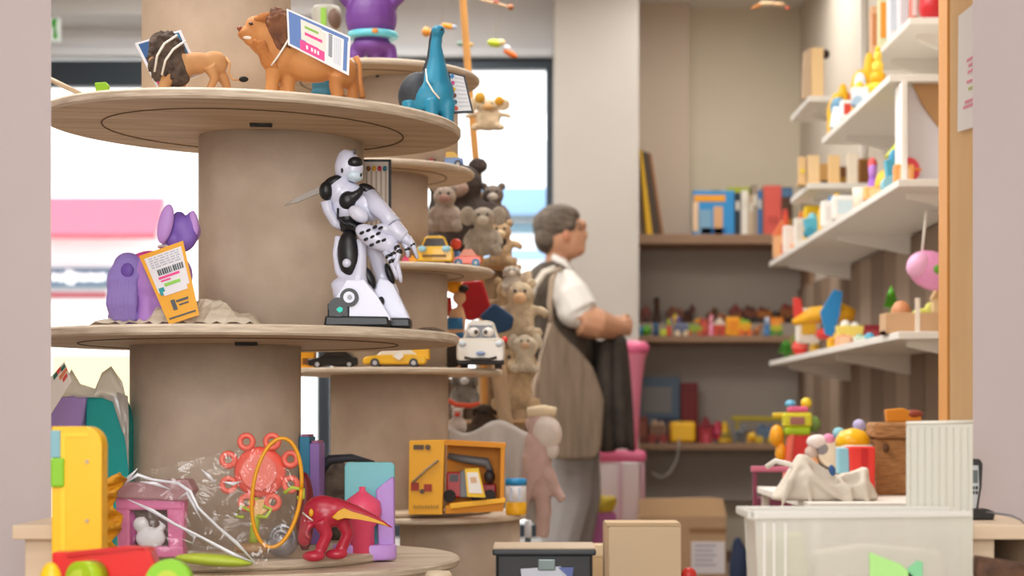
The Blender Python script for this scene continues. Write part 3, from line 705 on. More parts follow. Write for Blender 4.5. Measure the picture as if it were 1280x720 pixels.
# ---------------------------------------------------------------- foreground counter left: yellow, red and green toys
struct('trim_counter', -.78, .78, 2.02, 2.56, .44, .47, mat('#c9b79c', .6, noise=.3, scale=6)) 
zc = .47; d = 2.3
t = T('yellow_toy_slab', 'big yellow plastic toy slab with rounded corner and a green catch', 'toy', 96, d, zc)
YL = mat('#f5bd0c', .35)
arc = [(127-22+22*math.sin(a), 533+22-22*math.cos(a)) for a in [math.pi/2*i/8 for i in range(9)]]
b = t.b(); b.prism([(64, 533)] + arc + [(127, t.oy), (64, t.oy)], 0, 32, bev=2); t.part('panel', b, YL)
for y in (577, 651):
    b = t.b(); b.disc((109, y, -1), 2.6, 2); t.part('screw', b, mat('#b5a27c', .4, metal=.3))
b = t.b()
b.prism([(76, 541), (110, 541), (110, 546), (82, 546), (82, 700), (76, 700)], -1, .5); t.part('moulded_edge', b, mat('#f7ca22', .35))
b = t.b(); b.box(64, 572, 81, 609, -5, 4, bev=3); t.part('catch', b, mat('#86c423', .4), label='green catch')
b = t.b(); b.box(64, 538, 76, 572, -4, 2, bev=1); t.part('label_plate', b, mat('#7fb0bd', .4), label='pale blue plate')
t = T('red_toy_vehicle', 'shiny red plastic toy vehicle with green wheels at the bottom left corner', 'toy', 120, 2.2, zc)
b = t.b(); b.prism([(64, 690), (95, 690), (160, 684), (186, 685), (196, 712), (196, t.oy), (64, t.oy)], 0, 36, bev=4); t.part('slide', b, mat('#dd2422', .25, coat=.3))
b = t.b(); b.prism([(84, 690), (160, 682), (188, 684), (160, 688), (84, 697)], -3, 3, bev=1); t.part('lip', b, mat('#c81414', .3))
for x, y, r, c in ((104, 722, 22, '#a6c51b'), (214, 726, 28, '#8ccb2c')):
    b = t.b(); b.tube([(x, y, -22), (x+(14 if x < 150 else 0), y, 4)], [r, r], n=28); w_ = t.part('wheel', b, mat(c, .35), label='green wheel')
    b = t.b(); b.disc((x, y, -23), r*.55, 3); t.part('hub', b, mat('#b9cf3f', .35), parent=w_)
t = T('toy_roller', 'yellow toy wheel cut by the frame corner, left of the red slide', 'toy wheel', 66, 2.12, zc)
b = t.b(); b.ball((66, 726, -10), (14, 10, 24)).box(58, 730, 74, t.oy, -14, -6, bev=2); t.part('tyre', b, mat('#f6c414', .35))
b = t.b(); b.disc((66, 726, -20), 8, 4); t.part('hub', b, mat('#e0a80c', .35))
t = T('ruffled_cloth', 'orange yellow ruffled fabric frill beside the yellow slab', 'cloth', 137, 2.9, zb, solo=True)
b = t.b(); random.seed(9); G = []
for j in range(26):
    row = []
    for i in range(8):
        v = j/25; u = i/7; xl = 124; xr = 146 + 6*math.sin(v*14) + (6 if v < .1 else 2)
        row.append((xl+(xr-xl)*u, 590+112*v + (12*(1-u) if v < .1 else 0), 12*math.sin(v*34+u*4)*u+random.uniform(-3, 3)))
    G.append(row)
b.wavy(G); t.one(b, mat('#f6b41c', .6, noise=.8, scale=40, h2='#b8650a', bump=.4), solid=.002)
t = T('gift_box', 'teal box with a lilac side wrapped in white plastic, left of the front tower', 'box', 128, 3.28, zb)
b = t.b(); b.prism([(108, 494), (150, 494), (161, 526), (161, t.oy), (104, t.oy)], 0, 36, bev=1.5); t.part('box', b, mat('#12b8b4', .5))
b = t.b(); b.prism([(60, 496), (110, 494), (104, 532), (90, 545), (60, 548)], -6, 30, bev=3); t.part('lilac_side', b, mat('#bba0ea', .45), label='lilac side')
b = t.b(); random.seed(4)
TOPP = [(60,470),(84,472),(92,462),(104,480),(120,486),(128,466),(142,458),(156,478),(161,512)]
G = []
for j in range(6):
    row = []
    for i, (x, y) in enumerate(TOPP):
        v = j/5; yb_ = 497 + (0 if x < 140 else (x-140)*2.6)
        row.append((x, y+(yb_-y)*v, -8 + 7*math.sin(i*1.7+v*5)))
    G.append(row)
b.wavy(G).wavy([[(148, 490, -9), (162, 495, -9)], [(154, 520, -10), (163, 525, -9)], [(160, 560, -9), (163, 590, -9)]])
t.part('plastic_wrap', b, clear('#e9e4dc', .7, .3, .1, bump=.4), solid=.0008)
t = T('flower_card', 'white card with red and green flower print, tilted at the left edge', 'card', 76, 3.0, zb+.2, solo=True)
b = t.b(); q = [(58, 478), (80, 452), (90, 476), (62, 520)]; b.prism(q, 0, 1.5)
for i, (u, v) in enumerate([(.7,.08),(.9,.15),(.95,.35),(.85,.55),(.5,.1),(.75,.35)]):
    b.mi = 1 + i % 3; b.patch(q, max(0,u-.13), max(0, v-.06), min(1,u+.08), v+.1, -.5, .5)
t.one(b, [mat('#efe8e0', .5), mat('#de5347', .5), mat('#2f6d5c', .5), mat('#e98a5a', .5)])
# ---------------------------------------------------------------- things on the rear tower
d = 4.35
PU = mat('#6c3b8c', .5, noise=.4, scale=18, h2='#52286f'); 
t = T('toy_figure', 'stout purple toy creature with a turquoise belt on top of the rear tower', 'toy figure', 466, d, zs2(0))
b = t.b(); b.ball((464, 22, 0), (33, 24, 36)).ball((465, -8, 0), (25, 20, 22)).tube([(490, 4, 0), (500, -2, -4), (496, -14, -4)], [9, 8, 8]).tube([(438, 4, 0), (428, -6, -4)], [9, 8])
b.ball((465, 58, 0), (26, 20, 12)); b.tube([(446, 58, 0), (444, 68, 0), (444, 90, 0)], [8, 10, 10]).tube([(470, 58, 0), (470, 68, 0), (469, 90, 0)], [9, 9, 9]).tube([(486, 58, 0), (489, 68, 0), (489, 90, 0)], [9, 8, 9])
bd = t.part('body', b, PU, remesh=.0045, smooth_it=4)
b = t.b(); b.lathe([(28, 40), (31, 41), (32, 47), (30, 49)], 466, 0, sq=.8); t.part('belt', b, mat('#4fb3c4', .4, noise=.5, scale=30, h2='#8fc9cd'))
b = t.b(); b.ball((471, 44, -26), (4, 3, 3)); t.part('buckle', b, mat('#e0913a', .4))
t = T('toy_can', 'small grey and brown tub with a green stripe behind the lion tag', 'tub', 408, 4.5, zs2(0), solo=True)
b = t.b(); b.lathe([(0, 9), (16, 9), (18, 12), (18, 90), (0, 90)], 408); b.mi = 1; b.box(403, 14, 410, 88, -20, -15); b.mi = 2; b.ball((418, 26, -10), (10, 10, 14)); t.one(b, [mat('#a8a497', .5), mat('#86b83c', .5), mat('#6a5040', .6)])
# second shelf: small bits
def ministack(base, items):
    for i, (kind, x, w, h, c, lab) in enumerate(items):
        t = T(base[0], lab, base[1], x, base[2], base[3], group=base[4] if len(base) > 4 else None)
        yield t, kind, x, w, h, c
def toy_car(name, label, px, d, z, w, h, cbody, ccab='#9fc3d6', cwheel='#22232a', front=False, group=None, cat='toy car'):
    t = T(name, label, cat, px, d, z, group); y = t.oy; r = h*.22
    m = mat(cbody, .3, coat=.3)
    if front:      # nose towards the room
        b = t.b(); b.prism([(px-w*.5, y-h*.55), (px-w*.44, y-h*.62), (px+w*.44, y-h*.62), (px+w*.5, y-h*.55), (px+w*.5, y-h*.2), (px+w*.46, y-h*.12), (px-w*.46, y-h*.12), (px-w*.5, y-h*.2)], -w*.1, w*.9, bev=w*.05); bd = t.part('body', b, m)
        b = t.b(); b.prism([(px-w*.4, y-h*.58), (px-w*.27, y-h*.96), (px-w*.15, y-h), (px+w*.15, y-h), (px+w*.27, y-h*.96), (px+w*.4, y-h*.58)], w*.15, w*.75, bev=w*.04); cb = t.part('cabin', b, m)
        b = t.b(); b.prism([(px-w*.33, y-h*.62), (px-w*.23, y-h*.9), (px+w*.23, y-h*.9), (px+w*.33, y-h*.62)], w*.12, w*.17); ws = t.part('windscreen', b, mat('#3a2c26', .2), parent=cb)
        for s in (-1, 1):
            b = t.b(); b.tube([(px+s*w*.36-w*.07, y-r, w*.14), (px+s*w*.36+w*.07, y-r, w*.14)], r, n=16); t.part('wheel', b, mat(cwheel, .6))
            b = t.b(); b.tube([(px+s*w*.36-w*.07, y-r, w*.7), (px+s*w*.36+w*.07, y-r, w*.7)], r, n=16); t.part('wheel', b, mat(cwheel, .6))
    else:
        b = t.b(); b.prism([(px-w*.5, y-h*.3), (px-w*.47, y-h*.5), (px-w*.3, y-h*.58), (px+w*.3, y-h*.62), (px+w*.47, y-h*.58), (px+w*.5, y-h*.35), (px+w*.48, y-h*.15), (px-w*.48, y-h*.15)], -w*.2, w*.2, bev=w*.03); bd = t.part('body', b, m)
        b = t.b(); b.prism([(px-w*.3, y-h*.56), (px-w*.12, y-h*.98), (px+w*.18, y-h), (px+w*.36, y-h*.6)], -w*.15, w*.15, bev=w*.02); t.part('cabin', b, mat(ccab, .3))
        for s in (-.3, .3):
            for dd in (-.22, .14):
                b = t.b(); b.tube([(px+s*w, y-r, w*dd), (px+s*w, y-r, w*(dd+.08))], r, n=16); b.mi = 1; b.tube([(px+s*w, y-r, w*dd-.6), (px+s*w, y-r, w*dd+.5)], r*.5, n=12); t.part('wheel', b, [mat(cwheel, .6), mat('#b9b9bd', .4)])
    return t
z2 = zs2(1)
toy_car('toy_truck', 'little blue toy truck with yellow cab on the second shelf of the rear tower', 562, 4.33, z2, 36, 20, '#3f6fae', '#e5b62a', cat='toy truck')
t = T('toy_spaceship', 'flat dark toy with red tip lying on the second shelf of the rear tower', 'toy', 528, 4.3, z2, solo=True)
b = t.b(); b.prism([(505, t.oy-1), (530, t.oy-6), (545, t.oy-8), (548, t.oy), (508, t.oy)], -10, 10, bev=1); b.mi = 1; b.ball((540, t.oy-5, -6), (5, 5, 4)); t.one(b, [mat('#3a2f3a', .5), mat('#a3333b', .5)])
z3 = zs2(2)
t = toy_car('toy_car', 'yellow toy taxi seen from the front on the third shelf of the rear tower', 543, 4.25, z3, 46, 38, '#f0bc14', front=True)
y = t.oy
for s in (-1, 1):
    b = t.b(); b.ball((543+s*15, y-20, -6), (5.5, 3, 4)); t.part('headlight', b, mat('#9fd0e6', .2), label='pale blue headlight')
b = t.b(); b.box(528, y-13, 558, y-10, -7, -4, bev=1); t.part('bumper', b, mat('#7c5a14', .4))
b = t.b(); b.box(537, y-34, 549, y-27, 8, 12, bev=1.5); t.part('roof_sign', b, mat('#e8e4da', .4))
toy_car('toy_tractor', 'orange and blue toy tractor next to the yellow taxi', 584, 4.3, z3, 36, 22, '#e2572c', '#d9876a', '#1f7fae', cat='toy tractor')
t = T('peg_figure', 'small toy driver with a red ball head beside the yellow taxi', 'toy figure', 570, 4.4, z3)
b = t.b(); b.lathe([(9, t.oy), (9, t.oy-14), (5, t.oy-24)], 570); t.part('body', b, mat('#4a7aa8', .5))
b = t.b(); b.ball((570, t.oy-33, 0), (7, 7, 7)); t.part('head', b, mat('#e0482a', .4))
for x, c, l in ((508, '#d9466e', 'tiny pink toy brick beyond the robot hand'), (516, '#e9a21c', 'tiny orange toy brick beyond the robot hand')):
    t = T('toy_brick', l, 'toy brick', x, 4.25, z3, solo=True)
    b = t.b(); b.box(x-5, t.oy-9, x+5, t.oy, -5, 5, bev=1).tube([(x, t.oy-9, 0), (x, t.oy-12, 0)], 2.5, n=10); t.one(b, mat(c, .4))
z4 = zs2(3)
t = toy_car('toy_car', 'white toy car with big eyes in the windscreen, facing the room', 601, 4.22, z4, 60, 60, '#d4cab9', front=True)
y = t.oy
for s in (-1, 1):
    b = t.b(); b.ball((601+s*9, y-45, 4), (7.5, 4, 6)); e = t.part('eye', b, mat('#e9e2da', .3))
    b = t.b(); b.ball((601+s*6, y-45, 0), (2.6, 2, 3)); t.part('pupil', b, mat('#4a3c36', .3), parent=e)
    b = t.b(); b.ball((601+s*23, y-30, -6), (5, 3, 4)); t.part('headlight', b, mat('#cdd6dc', .2))
    b = t.b(); b.ball((601+s*30, y-36, 8), (4, 4, 4)); t.part('mirror', b, mat('#d9342c', .4), label='red wing mirror')
b = t.b(); b.tube([(581, y-13, -7), (590, y-11, -8), (612, y-11, -8), (621, y-13, -7)], 1.8, n=8); t.part('grille', b, mat('#3b3430', .5))
b = t.b(); b.ball((601, y-18, -7), (6, 2, 3)); t.part('badge', b, mat('#8d9cc0', .3))
b = t.b(); b.box(572, y-10, 630, y-5, -6, 40, bev=1); t.part('underside', b, mat('#26221f', .6))
t = toy_car('racing_car', 'yellow toy racing car with a tall rear wing', 494, 4.2, z4, 80, 26, '#efb80e', '#e9e4d8', '#3b3b40')
b = t.b(); b.prism([(500, t.oy-22), (536, t.oy-33), (538, t.oy-10), (505, t.oy-8)], -8, 8, bev=2); t.part('rear_wing', b, mat('#f2b90f', .3))
b = t.b(); b.prism([(492, t.oy-14), (502, t.oy-20), (506, t.oy-14), (500, t.oy-9)], -18, -16); t.part('sticker', b, mat('#f0ede6', .4))
toy_car('toy_car', 'matt black toy car on the fourth shelf of the rear tower', 418, 4.3, z4, 66, 24, '#191715', '#26211d', '#0e0d0c')
t = T('toy_box', 'yellow carton end sticking out left of the black toy car', 'box', 384, 4.35, z4, solo=True)
b = t.b(); b.box(374, t.oy-26, 393, t.oy, 0, 20, bev=1); b.mi = 1; b.box(378, t.oy-14, 388, t.oy-6, -.6, 0); t.one(b, [mat('#f0a514', .5), mat('#7a4a18', .5)])
t = T('toy_helmet', 'dark brown bristly toy ball between the racing car and the white car', 'toy ball', 557, 4.42, z4)
b = t.b(); b.ball((557, t.oy-20, 0), (24, 20, 20)); b.ball((545, t.oy-14, 0), (16, 16, 14)); t.part('shell', b, mat('#3d332b', .8, noise=.8, scale=30, bump=.6))
b = t.b(); b.tube([(540, t.oy-18, -18), (548, t.oy-8, -20), (560, t.oy-6, -21)], 3, n=8); t.part('strap', b, mat('#7a6b5b', .7))
t = T('toy_hedgehog', 'small dark brown furry toy beside the robot foot', 'soft toy', 536, 3.55, dk[1][1]+.009, solo=True)
b = t.b(); b.ball((536, t.oy-8, 0), (22, 14, 9)).ball((522, t.oy-7, -2), (10, 9, 7)); t.one(b, mat('#6b5642', .9, noise=.8, scale=60, bump=.8))
# fifth shelf
z5 = zs2(4); z5b = zs2(5)
t = T('excavator_box', 'yellow open-window toy carton with a toy crane truck inside', 'toy box', 572, 4.12, z5+.0)
y = t.oy; YB = mat('#eda90f', .5); YD = mat('#d98b08', .6)
b = t.b(); b.prism([(512, 551), (556, 550), (553, 643), (511, 643)], -4, 26, bev=.6); fr = t.part('printed_side', b, YB)
b = t.b(); b.prism([(556, 550), (632, 554), (632, 560), (556, 556)], -4, 46).prism([(626, 555), (631, 555), (629.5, 632), (625, 636)], -3.5, 45).prism([(557, 632), (629, 626), (629, 639), (557, 642)], -3, 45).prism([(556.5, 551), (631, 555), (629, 639), (556.5, 642)], 43, 45.5); t.part('carton', b, YD)
b = t.b(); b.tube([(516, 603, -5.5), (532, 588, -5.5), (548, 575, -5.5)], 1.6, n=6); b.mi = 1; b.box(514, 603, 524, 613, -5.4, -4.2).box(530, 605, 540, 614, -5.4, -4.2); b.mi = 2; b.disc((535, 559, -5), 3.5, 1).box(517, 556, 530, 562, -5, -4.1).disc((528, 614, -5.5), 3, 1)
t.part('print', b, [mat('#9a8364', .6), mat('#a13324', .6), mat('#5c4a3a', .6)], parent=fr)
b = t.b()
for i in range(9): b.box(517+3.6*i, 631+.6*(i%2), 519.5+3.6*i, 635, -5, -4.1)
t.part('lettering', b, mat('#b98a2e', .6), parent=fr)
b = t.b(); b.prism([(562, 629), (632, 622), (632, 628), (563, 636)], -8, -4, bev=1); t.part('front_lip', b, mat('#f4b41c', .5))
t = T('toy_crane_truck', 'red toy crane truck with grey arm inside the yellow carton', 'toy truck', 592, 4.15, z5+.012)
b = t.b(); b.box(558, 590, 578, 622, 0, 16, bev=2); b.mi = 1; b.box(562, 593, 573, 602, -1, 1); t.part('cab', b, [mat('#b81f24', .3), mat('#3a2320', .3)])
b = t.b(); b.tube([(560, 570, 4), (580, 574, 2), (608, 578, 2), (614, 590, 2)], [4, 5, 6, 4]); t.part('arm', b, mat('#6d6e70', .4))
b = t.b(); b.ball((612, 596, 0), (7, 8, 9)); t.part('bucket', b, mat('#2b2626', .5))
for x in (562, 596, 612):
    b = t.b(); b.tube([(x, 620, -4), (x, 620, 6)], 8, n=16); t.part('wheel', b, mat('#241f1e', .7))
b = t.b(); b.box(575, 588, 588, 622, -2, 8, bev=1.5); t.part('side_tank', b, mat('#7c8187', .4))
b = t.b(); b.box(585, 605, 620, 622, 2, 18, bev=2); t.part('bed', b, mat('#a01a22', .4))
t = T('price_card', 'white and yellow hanging card in the window of the yellow carton', 'card', 596, 4.09, z5+.04, solo=True)
b = t.b(); q = [(581, 586), (598, 585), (607, 622), (584, 621)]; b.prism(q, 0, 1.2); b.mi = 1; b.patch(q, .12, .14, .88, .86, -.5, .5); b.mi = 2; b.patch(q, .3, .3, .7, .5, -.9, .4); t.one(b, [mat('#f2c318', .5), mat('#efe9e2', .5), mat('#d9b08a', .5)])
t = T('plastic_jar', 'white jar with blue lid and yellow bottom band beside the yellow carton', 'jar', 645, 4.3, z5b-.0)
y = t.oy
b = t.b(); b.lathe([(12, y), (13, y-2), (13, y-16)], 645); t.part('yellow_band', b, mat('#f0b416', .5))
b = t.b(); b.lathe([(13, y-16), (13, y-36), (11, y-38)], 645); b.mi = 1; b.box(637, y-34, 640, y-18, -14, -12).box(648, y-34, 651, y-18, -14, -12); t.part('jar', b, [mat('#e6e6ea', .4), mat('#b9c3d4', .4)])
b = t.b(); b.lathe([(13.5, y-37), (13.5, y-45), (0, y-46)], 645); t.part('lid', b, mat('#1f86c0', .4))

# ---------------------------------------------------------------- the soft toy stand behind the tower
def plush(label, px, d, z, H, c, c2=None, arms='down', head=(0, 0), lean=0, ears='round', group='soft toys on the plush stand', cat='soft toy', name='teddy_bear', legs=True, snout=None, wide=1.0):
    """soft toy H pixels high, sitting with its feet at height z"""
    t = T(name, label, cat, px, d, z, group); y = t.oy; m = mat(c, .95, noise=.8, scale=45, bump=1.0); m2 = mat(c2 or c, .95)
    s = H/100; W = s*wide
    L = lambda x, yy, dd=0: (px + x*W + lean*(yy/100)*s*10, y - yy*s, dd*s)
    b = t.b(); b.ball(L(0, 30), (24*W, 20*s, 28*s)).ball(L(head[0], 74+head[1], -2), (23*W, 20*s, 21*s)).ball(L(0, 52), (15*W, 14*s, 12*s))
    for k in (-1, 1):
        if arms == 'down': b.tube([L(18*k, 50), L(28*k, 36, -6), L(30*k, 22, -12)], [8*s, 8*s, 8*s])
        elif arms == 'out': b.tube([L(18*k, 50), L(34*k, 48, -6), L(44*k, 40, -10)], [8*s, 8*s, 7*s])
        else: b.tube([L(18*k, 50), L(26*k, 64, -10), L(20*k, 80, -14)], [8*s, 8*s, 8*s])
        if legs: b.tube([L(14*k, 14), L(24*k, 10, -16), L(27*k, 12, -26)], [11*s, 10*s, 11*s])
    bd = t.part('body', b, m, remesh=max(.006, .0042*s*2), smooth_it=2)
    for k in (-1, 1):
        b = t.b()
        if ears == 'round': b.ball(L(head[0]+18*k, 92+head[1]), (8*W, 5*s, 8*s))
        elif ears == 'long': b.tube([L(head[0]+14*k, 88+head[1]), L(head[0]+24*k, 76+head[1], -4), L(head[0]+26*k, 56+head[1], -4)], [5*s, 8*s, 6*s])
        else: b.ball(L(head[0]+28*k, 78+head[1]), (14*W, 4*s, 18*s))
        t.part('ear', b, m, parent=bd)
        b = t.b(); b.ball(L(head[0]+8*k, 79+head[1], -20), (2.6*s, 2*s, 2.6*s)); t.part('eye', b, DARKM, parent=bd)
    b = t.b(); b.ball(L(head[0], 68+head[1], -18), (11*W, 9*s, 9*s)); sn = t.part('snout', b, mat(snout or c2 or c, .9), parent=bd)
    return t
t = T('plush_stand', 'tall wooden pole stand with pegs crowded by soft toys', 'display stand', 604, 5.2, 0)
y = t.oy
b = t.b(); b.tube([(572, -150, 30), (578, 0, 30), (585, 95, 30), (597, 230, 30), (604, 470, 25), (612, y-8, 20)], [4.5]*6, n=12); t.part('pole', b, mat('#d79a4e', .5, noise=.3, scale=10))
b = t.b(); b.lathe([(60, y), (60, y-8), (8, y-10)], 608, 20); t.part('base', b, mat('#a8835c', .6))
for yy, r in ((330, 48), (415, 52), (525, 62)):
    b = t.b(); b.lathe([(r, yy), (r, yy+5)], 604, 20, sq=.8); t.part('tray', b, mat('#b38e66', .7))
zt = lambda yy: Z_(yy, 5.2)
plush('dark brown toy ape with beige face high on the plush stand', 582, 5.15, zt(322), 128, '#463a34', '#a58a7c', head=(-8, -4), name='toy_ape', ears='round', wide=1.2)
plush('beige toy monkey with pinkish face left of the dark ape', 556, 4.9, zt(305), 62, '#b5a394', '#a87f74', name='toy_monkey', wide=1.05)
plush('grey beige toy elephant with big ears sitting below the ape', 604, 4.85, zt(335), 66, '#b8ab99', '#c6b9a8', ears='flap', name='toy_elephant', wide=1.05)
plush('pale tan soft toy dangling right of the elephant', 626, 5.1, zt(338), 60, '#c4a47e', '#d8bd98', name='soft_toy', arms='out')
plush('grey brown little bear peeking out above the elephant', 616, 5.2, zt(290), 62, '#7d6f63', '#b5a99c', name='teddy_bear')
plush('cream plush lamb hugging the pole beside the white window, topmost soft toy', 610, 5.2, zt(165), 44, '#dcc3a0', '#c79c66', name='plush_lamb', arms='out', ears='flap', wide=1.5)
for x, y_, r, c, l in ((600, 122, 7, '#d9a53c', 'small amber pompom on the left of the plush lamb'), (624, 126, 6, '#e2a12e', 'small orange pompom on the right of the plush lamb')):
    t = T('pompom', l, 'pompom', x, 5.05, zt(y_+r), group=None, solo=True); b = t.b(); b.ball((x, y_, 0), r); t.one(b, mat(c, .9, noise=.5, scale=60, bump=.5))
# throws hung over the stand behind the toys
for nm, lab, x0, x1, y0, y1, dd, c in (('fur_throw', 'dark brown fur throw filling the stand behind the ape', 538, 598, 206, 326, 5.35, '#3e342e'),
        ('blanket', 'beige knitted blanket hanging down the plush stand beside the red cushion', 598, 662, 342, 545, 5.32, '#c2aa8e'),
        ('blanket', 'brown blanket hanging low on the plush stand behind the rabbit', 556, 640, 470, 560, 5.42, '#6a5646')):
    t = T(nm, lab, nm.replace('_', ' '), (x0+x1)/2, dd, zt(y1), solo=True); b = t.b(); G = []
    for j in range(12):
        row = []
        for i in range(20):
            u, v = i/19, j/11
            row.append((x0+(x1-x0)*u+3*math.sin(v*9)*(u in (0, 1)), y0+(y1-y0)*v+4*math.sin(u*11), 7*math.sin(u*19+v*3)))
        G.append(row)
    b.wavy(G); t.one(b, mat(c, .95, noise=.7, scale=25, bump=.8), solid=.012)
plush('light brown teddy bear squeezed between the red cushion and the doll', 634, 5.05, zt(412), 62, '#c9ab83', '#e0c8a6', arms='out')
plush('small pale grey rabbit high on the blanket', 640, 5.0, zt(372), 36, '#d2c6b6', '#e6dccd', ears='long', name='toy_rabbit')
plush('sand coloured toy lamb low beside the canvas bag', 656, 4.95, zt(470), 52, '#dccdb4', '#c9a888', ears='flap', name='plush_lamb', arms='up')
# red bag and puppets
t = T('red_cushion', 'dark red soft cushion standing behind the white toy car', 'cushion', 596, 4.9, zt(400), solo=True)
b = t.b(); b.prism([(574, 352), (604, 350), (616, 390), (590, 402), (578, 398)], -8, 10, bev=5); t.one(b, mat('#a8121a', .8), subd=2)
t = T('blue_cushion', 'navy blue soft cushion right of the red cushion', 'cushion', 622, 4.85, zt(415), solo=True)
b = t.b(); b.prism([(598, 396), (618, 378), (643, 396), (640, 412), (622, 418)], -8, 8, bev=4); t.one(b, mat('#1f4064', .8), subd=2)
t = T('hand_puppet', 'toy figure with yellow hair, red sleeves and blue trousers left of the red cushion', 'toy figure', 570, 4.6, z4+.0)
y = t.oy
b = t.b(); b.tube([(571, 386, 0), (571, 400, 0), (570, 418, 0)], [9, 12, 11]).tube([(566, 420, 0), (565, y, 0)], [8, 8]).tube([(576, 420, 0), (577, y, 0)], [8, 8]).ball((574, 372, 0), (9, 8, 9)); bd = t.part('body', b, mat('#d8a77e', .8), remesh=.006, smooth_it=2)
b = t.b(); b.ball((568, 358, 0), (11, 9, 9)); t.part('hair', b, mat('#f0a016', .8), parent=bd)
b = t.b(); b.ball((579, 361, -3), (7, 6, 5)); t.part('hat', b, mat('#33241e', .8), parent=bd)
b = t.b(); b.tube([(560, 372, 0), (562, 395, 0)], [4, 4]); t.part('sleeve', b, mat('#c22a20', .8), parent=bd)
b = t.b(); b.tube([(569, 398, -4), (569, 412, -4)], [11, 11]).ball((574, 420, -6), (9, 6, 5)); t.part('trousers', b, mat('#2f6f9f', .8), parent=bd)
plush('pale cream doll with tan head hanging in the middle of the plush column', 650, 5.0, zt(430), 78, '#d9c4a4', '#e0b78c', name='rag_doll', arms='out', ears='round')
plush('beige teddy bear with folded arms on the plush column beside the canvas bag', 645, 5.0, zt(515), 86, '#cdb08a', '#e3cfae', arms='up', name='teddy_bear', head=(-2, 0))
plush('grey toy rabbit with light muzzle below the fourth shelf', 581, 5.0, zt(512), 52, '#8d8880', '#cfcfd2', ears='long', name='toy_rabbit')
plush('small white toy cat with red bow under the shelf', 572, 4.9, zt(540), 34, '#d8c9bf', '#c9483c', name='toy_cat')
plush('dark brown plush dog lying in the shade on the plush stand', 606, 5.1, zt(540), 38, '#4b3a2c', '#2c221c', name='toy_dog', ears='long', wide=1.4)
t = T('orange_ribbon', 'orange red ribbon strip above the small white toy cat', 'ribbon', 578, 4.8, zt(512), solo=True)
b = t.b(); b.tube([(560, 500, 0), (570, 506, 0), (588, 507, 0), (600, 504, 0)], [3, 3, 3, 2], flat=.5); t.one(b, mat('#d8502c', .6))
# draped white cloth of the lowest tier and the floppy dog
CL = mat('#cfc9c4', .9, noise=.3, scale=12, bump=.3)
t = T('white_cloth', 'white cloth draped over the lowest tier of the plush stand', 'cloth', 620, 4.85, zt(640), solo=True)
b = t.b(); G = []
for j in range(14):
    row = []
    for i in range(30):
        u = i/29; v = j/13; x = 562 + 118*u
        top = 533 + 8*math.sin(u*9); bot = 600 + 60*u
        row.append((x, top+(bot-top)*v, -10 + 9*math.sin(u*22+v*2)*(.3+v*.7) - 6*v))
    G.append(row)
b.wavy(G); t.one(b, CL, solid=.004)
t = T('toy_dog', 'floppy white plush dog hanging by its collar in front of the draped cloth', 'soft toy', 680, 4.75, zt(640), group='soft toys on the plush stand')
FW = mat('#dccfc6', .95, noise=.3, scale=30, bump=.5)
b = t.b(); b.ball((676, 530, 0), (20, 15, 17)).ball((684, 545, -2), (15, 13, 18)).tube([(672, 545, 0), (672, 575, 0), (668, 600, 0)], [16, 19, 17])
b.tube([(660, 570, -6), (664, 600, -8), (650, 640, -6)], [9, 8, 7]).tube([(684, 590, -6), (694, 610, -6), (704, 626, -8)], [10, 7, 6]).tube([(676, 600, 0), (680, 640, 0), (678, 672, 0)], [12, 10, 8]); bd = t.part('body', b, mat('#c9aaa2', .95, noise=.3, scale=30, bump=.4), remesh=.007, smooth_it=2)
b = t.b(); b.ball((684, 540, -8), (18, 14, 22), rot=-20).ball((690, 562, -8), (9, 8, 12)); t.part('head_cover', b, FW, parent=bd)
b = t.b(); b.tube([(660, 516, -4), (680, 513, -8), (694, 516, -6)], [7, 7, 7]); t.part('collar_roll', b, mat('#ddc9a8', .9), parent=bd)
t = T('bag_strip', 'beige cloth strip hanging down from the fourth shelf beside the plush', 'cloth strip', 622, 4.9, zt(540), solo=True)
b = t.b(); b.wavy([[(616, 430, 0), (628, 430, 4)], [(614, 470, 4), (634, 472, 0)], [(618, 500, 0), (640, 520, 4)], [(626, 535, 3), (644, 540, 0)]]); t.one(b, mat('#bea282', .9), solid=.003)
# hanging mobiles
def mobile(label, pts, px, d, y, thread=True, cat='hanging toy', rod=None):
    t = T('hanging_mobile', label, cat, px, d, Z_(y, d), group='toys hanging from the ceiling')
    for i, (x, yy, rx, rz, c, rot) in enumerate(pts):
        b = t.b(); b.ball((x, yy, 0), (rx, min(rx, rz)*1.1, rz), rot=rot, n=12); t.part('wooden_piece', b, mat(c, .5))
    b = t.b(); top = CY - (2.94-CZ)/t.u; b.tube([(px, top, 0), (px, y, 0)], .35, n=5); t.part('thread', b, mat('#cfc9c0', .7))
mobile('yellow green and orange wooden parrot hanging left of the wall pillar', [(618, 54, 9, 5, '#c3d63a', 10), (626, 53, 6, 4, '#e9d29a', 0), (634, 60, 5, 3.4, '#dfe6f0', 20), (638, 67, 10, 3.6, '#e2701f', 28)], 620, 5.4, 52)
mobile('orange wooden bird hanging behind the dinosaur head', [(533, 40, 6, 6, '#e08f2e', 0), (560, 33, 9, 3.4, '#e8941c', 12), (567, 34, 4, 2.6, '#9fb0c8', 0)], 553, 5.6, 33)
mobile('beige wooden bird hanging in front of the niche wall at the top', [(946, 8, 8, 2.6, '#b9773c', -20), (958, 4, 10, 3, '#e3c9a2', 0), (972, 5, 10, 2.8, '#ddb88e', 5), (984, 10, 3, 2.4, '#c96048', 0)], 962, 6.2, 6)
mobile('wooden rod with red bead hanging at the top left of the pillar', [(638, 9, 4.4, 3.8, '#a4663e', 0), (620, 2, 4, 3, '#b8584a', 0), (618, 4, 22, 1.6, '#d6b28a', 14)], 619, 5.6, 2)
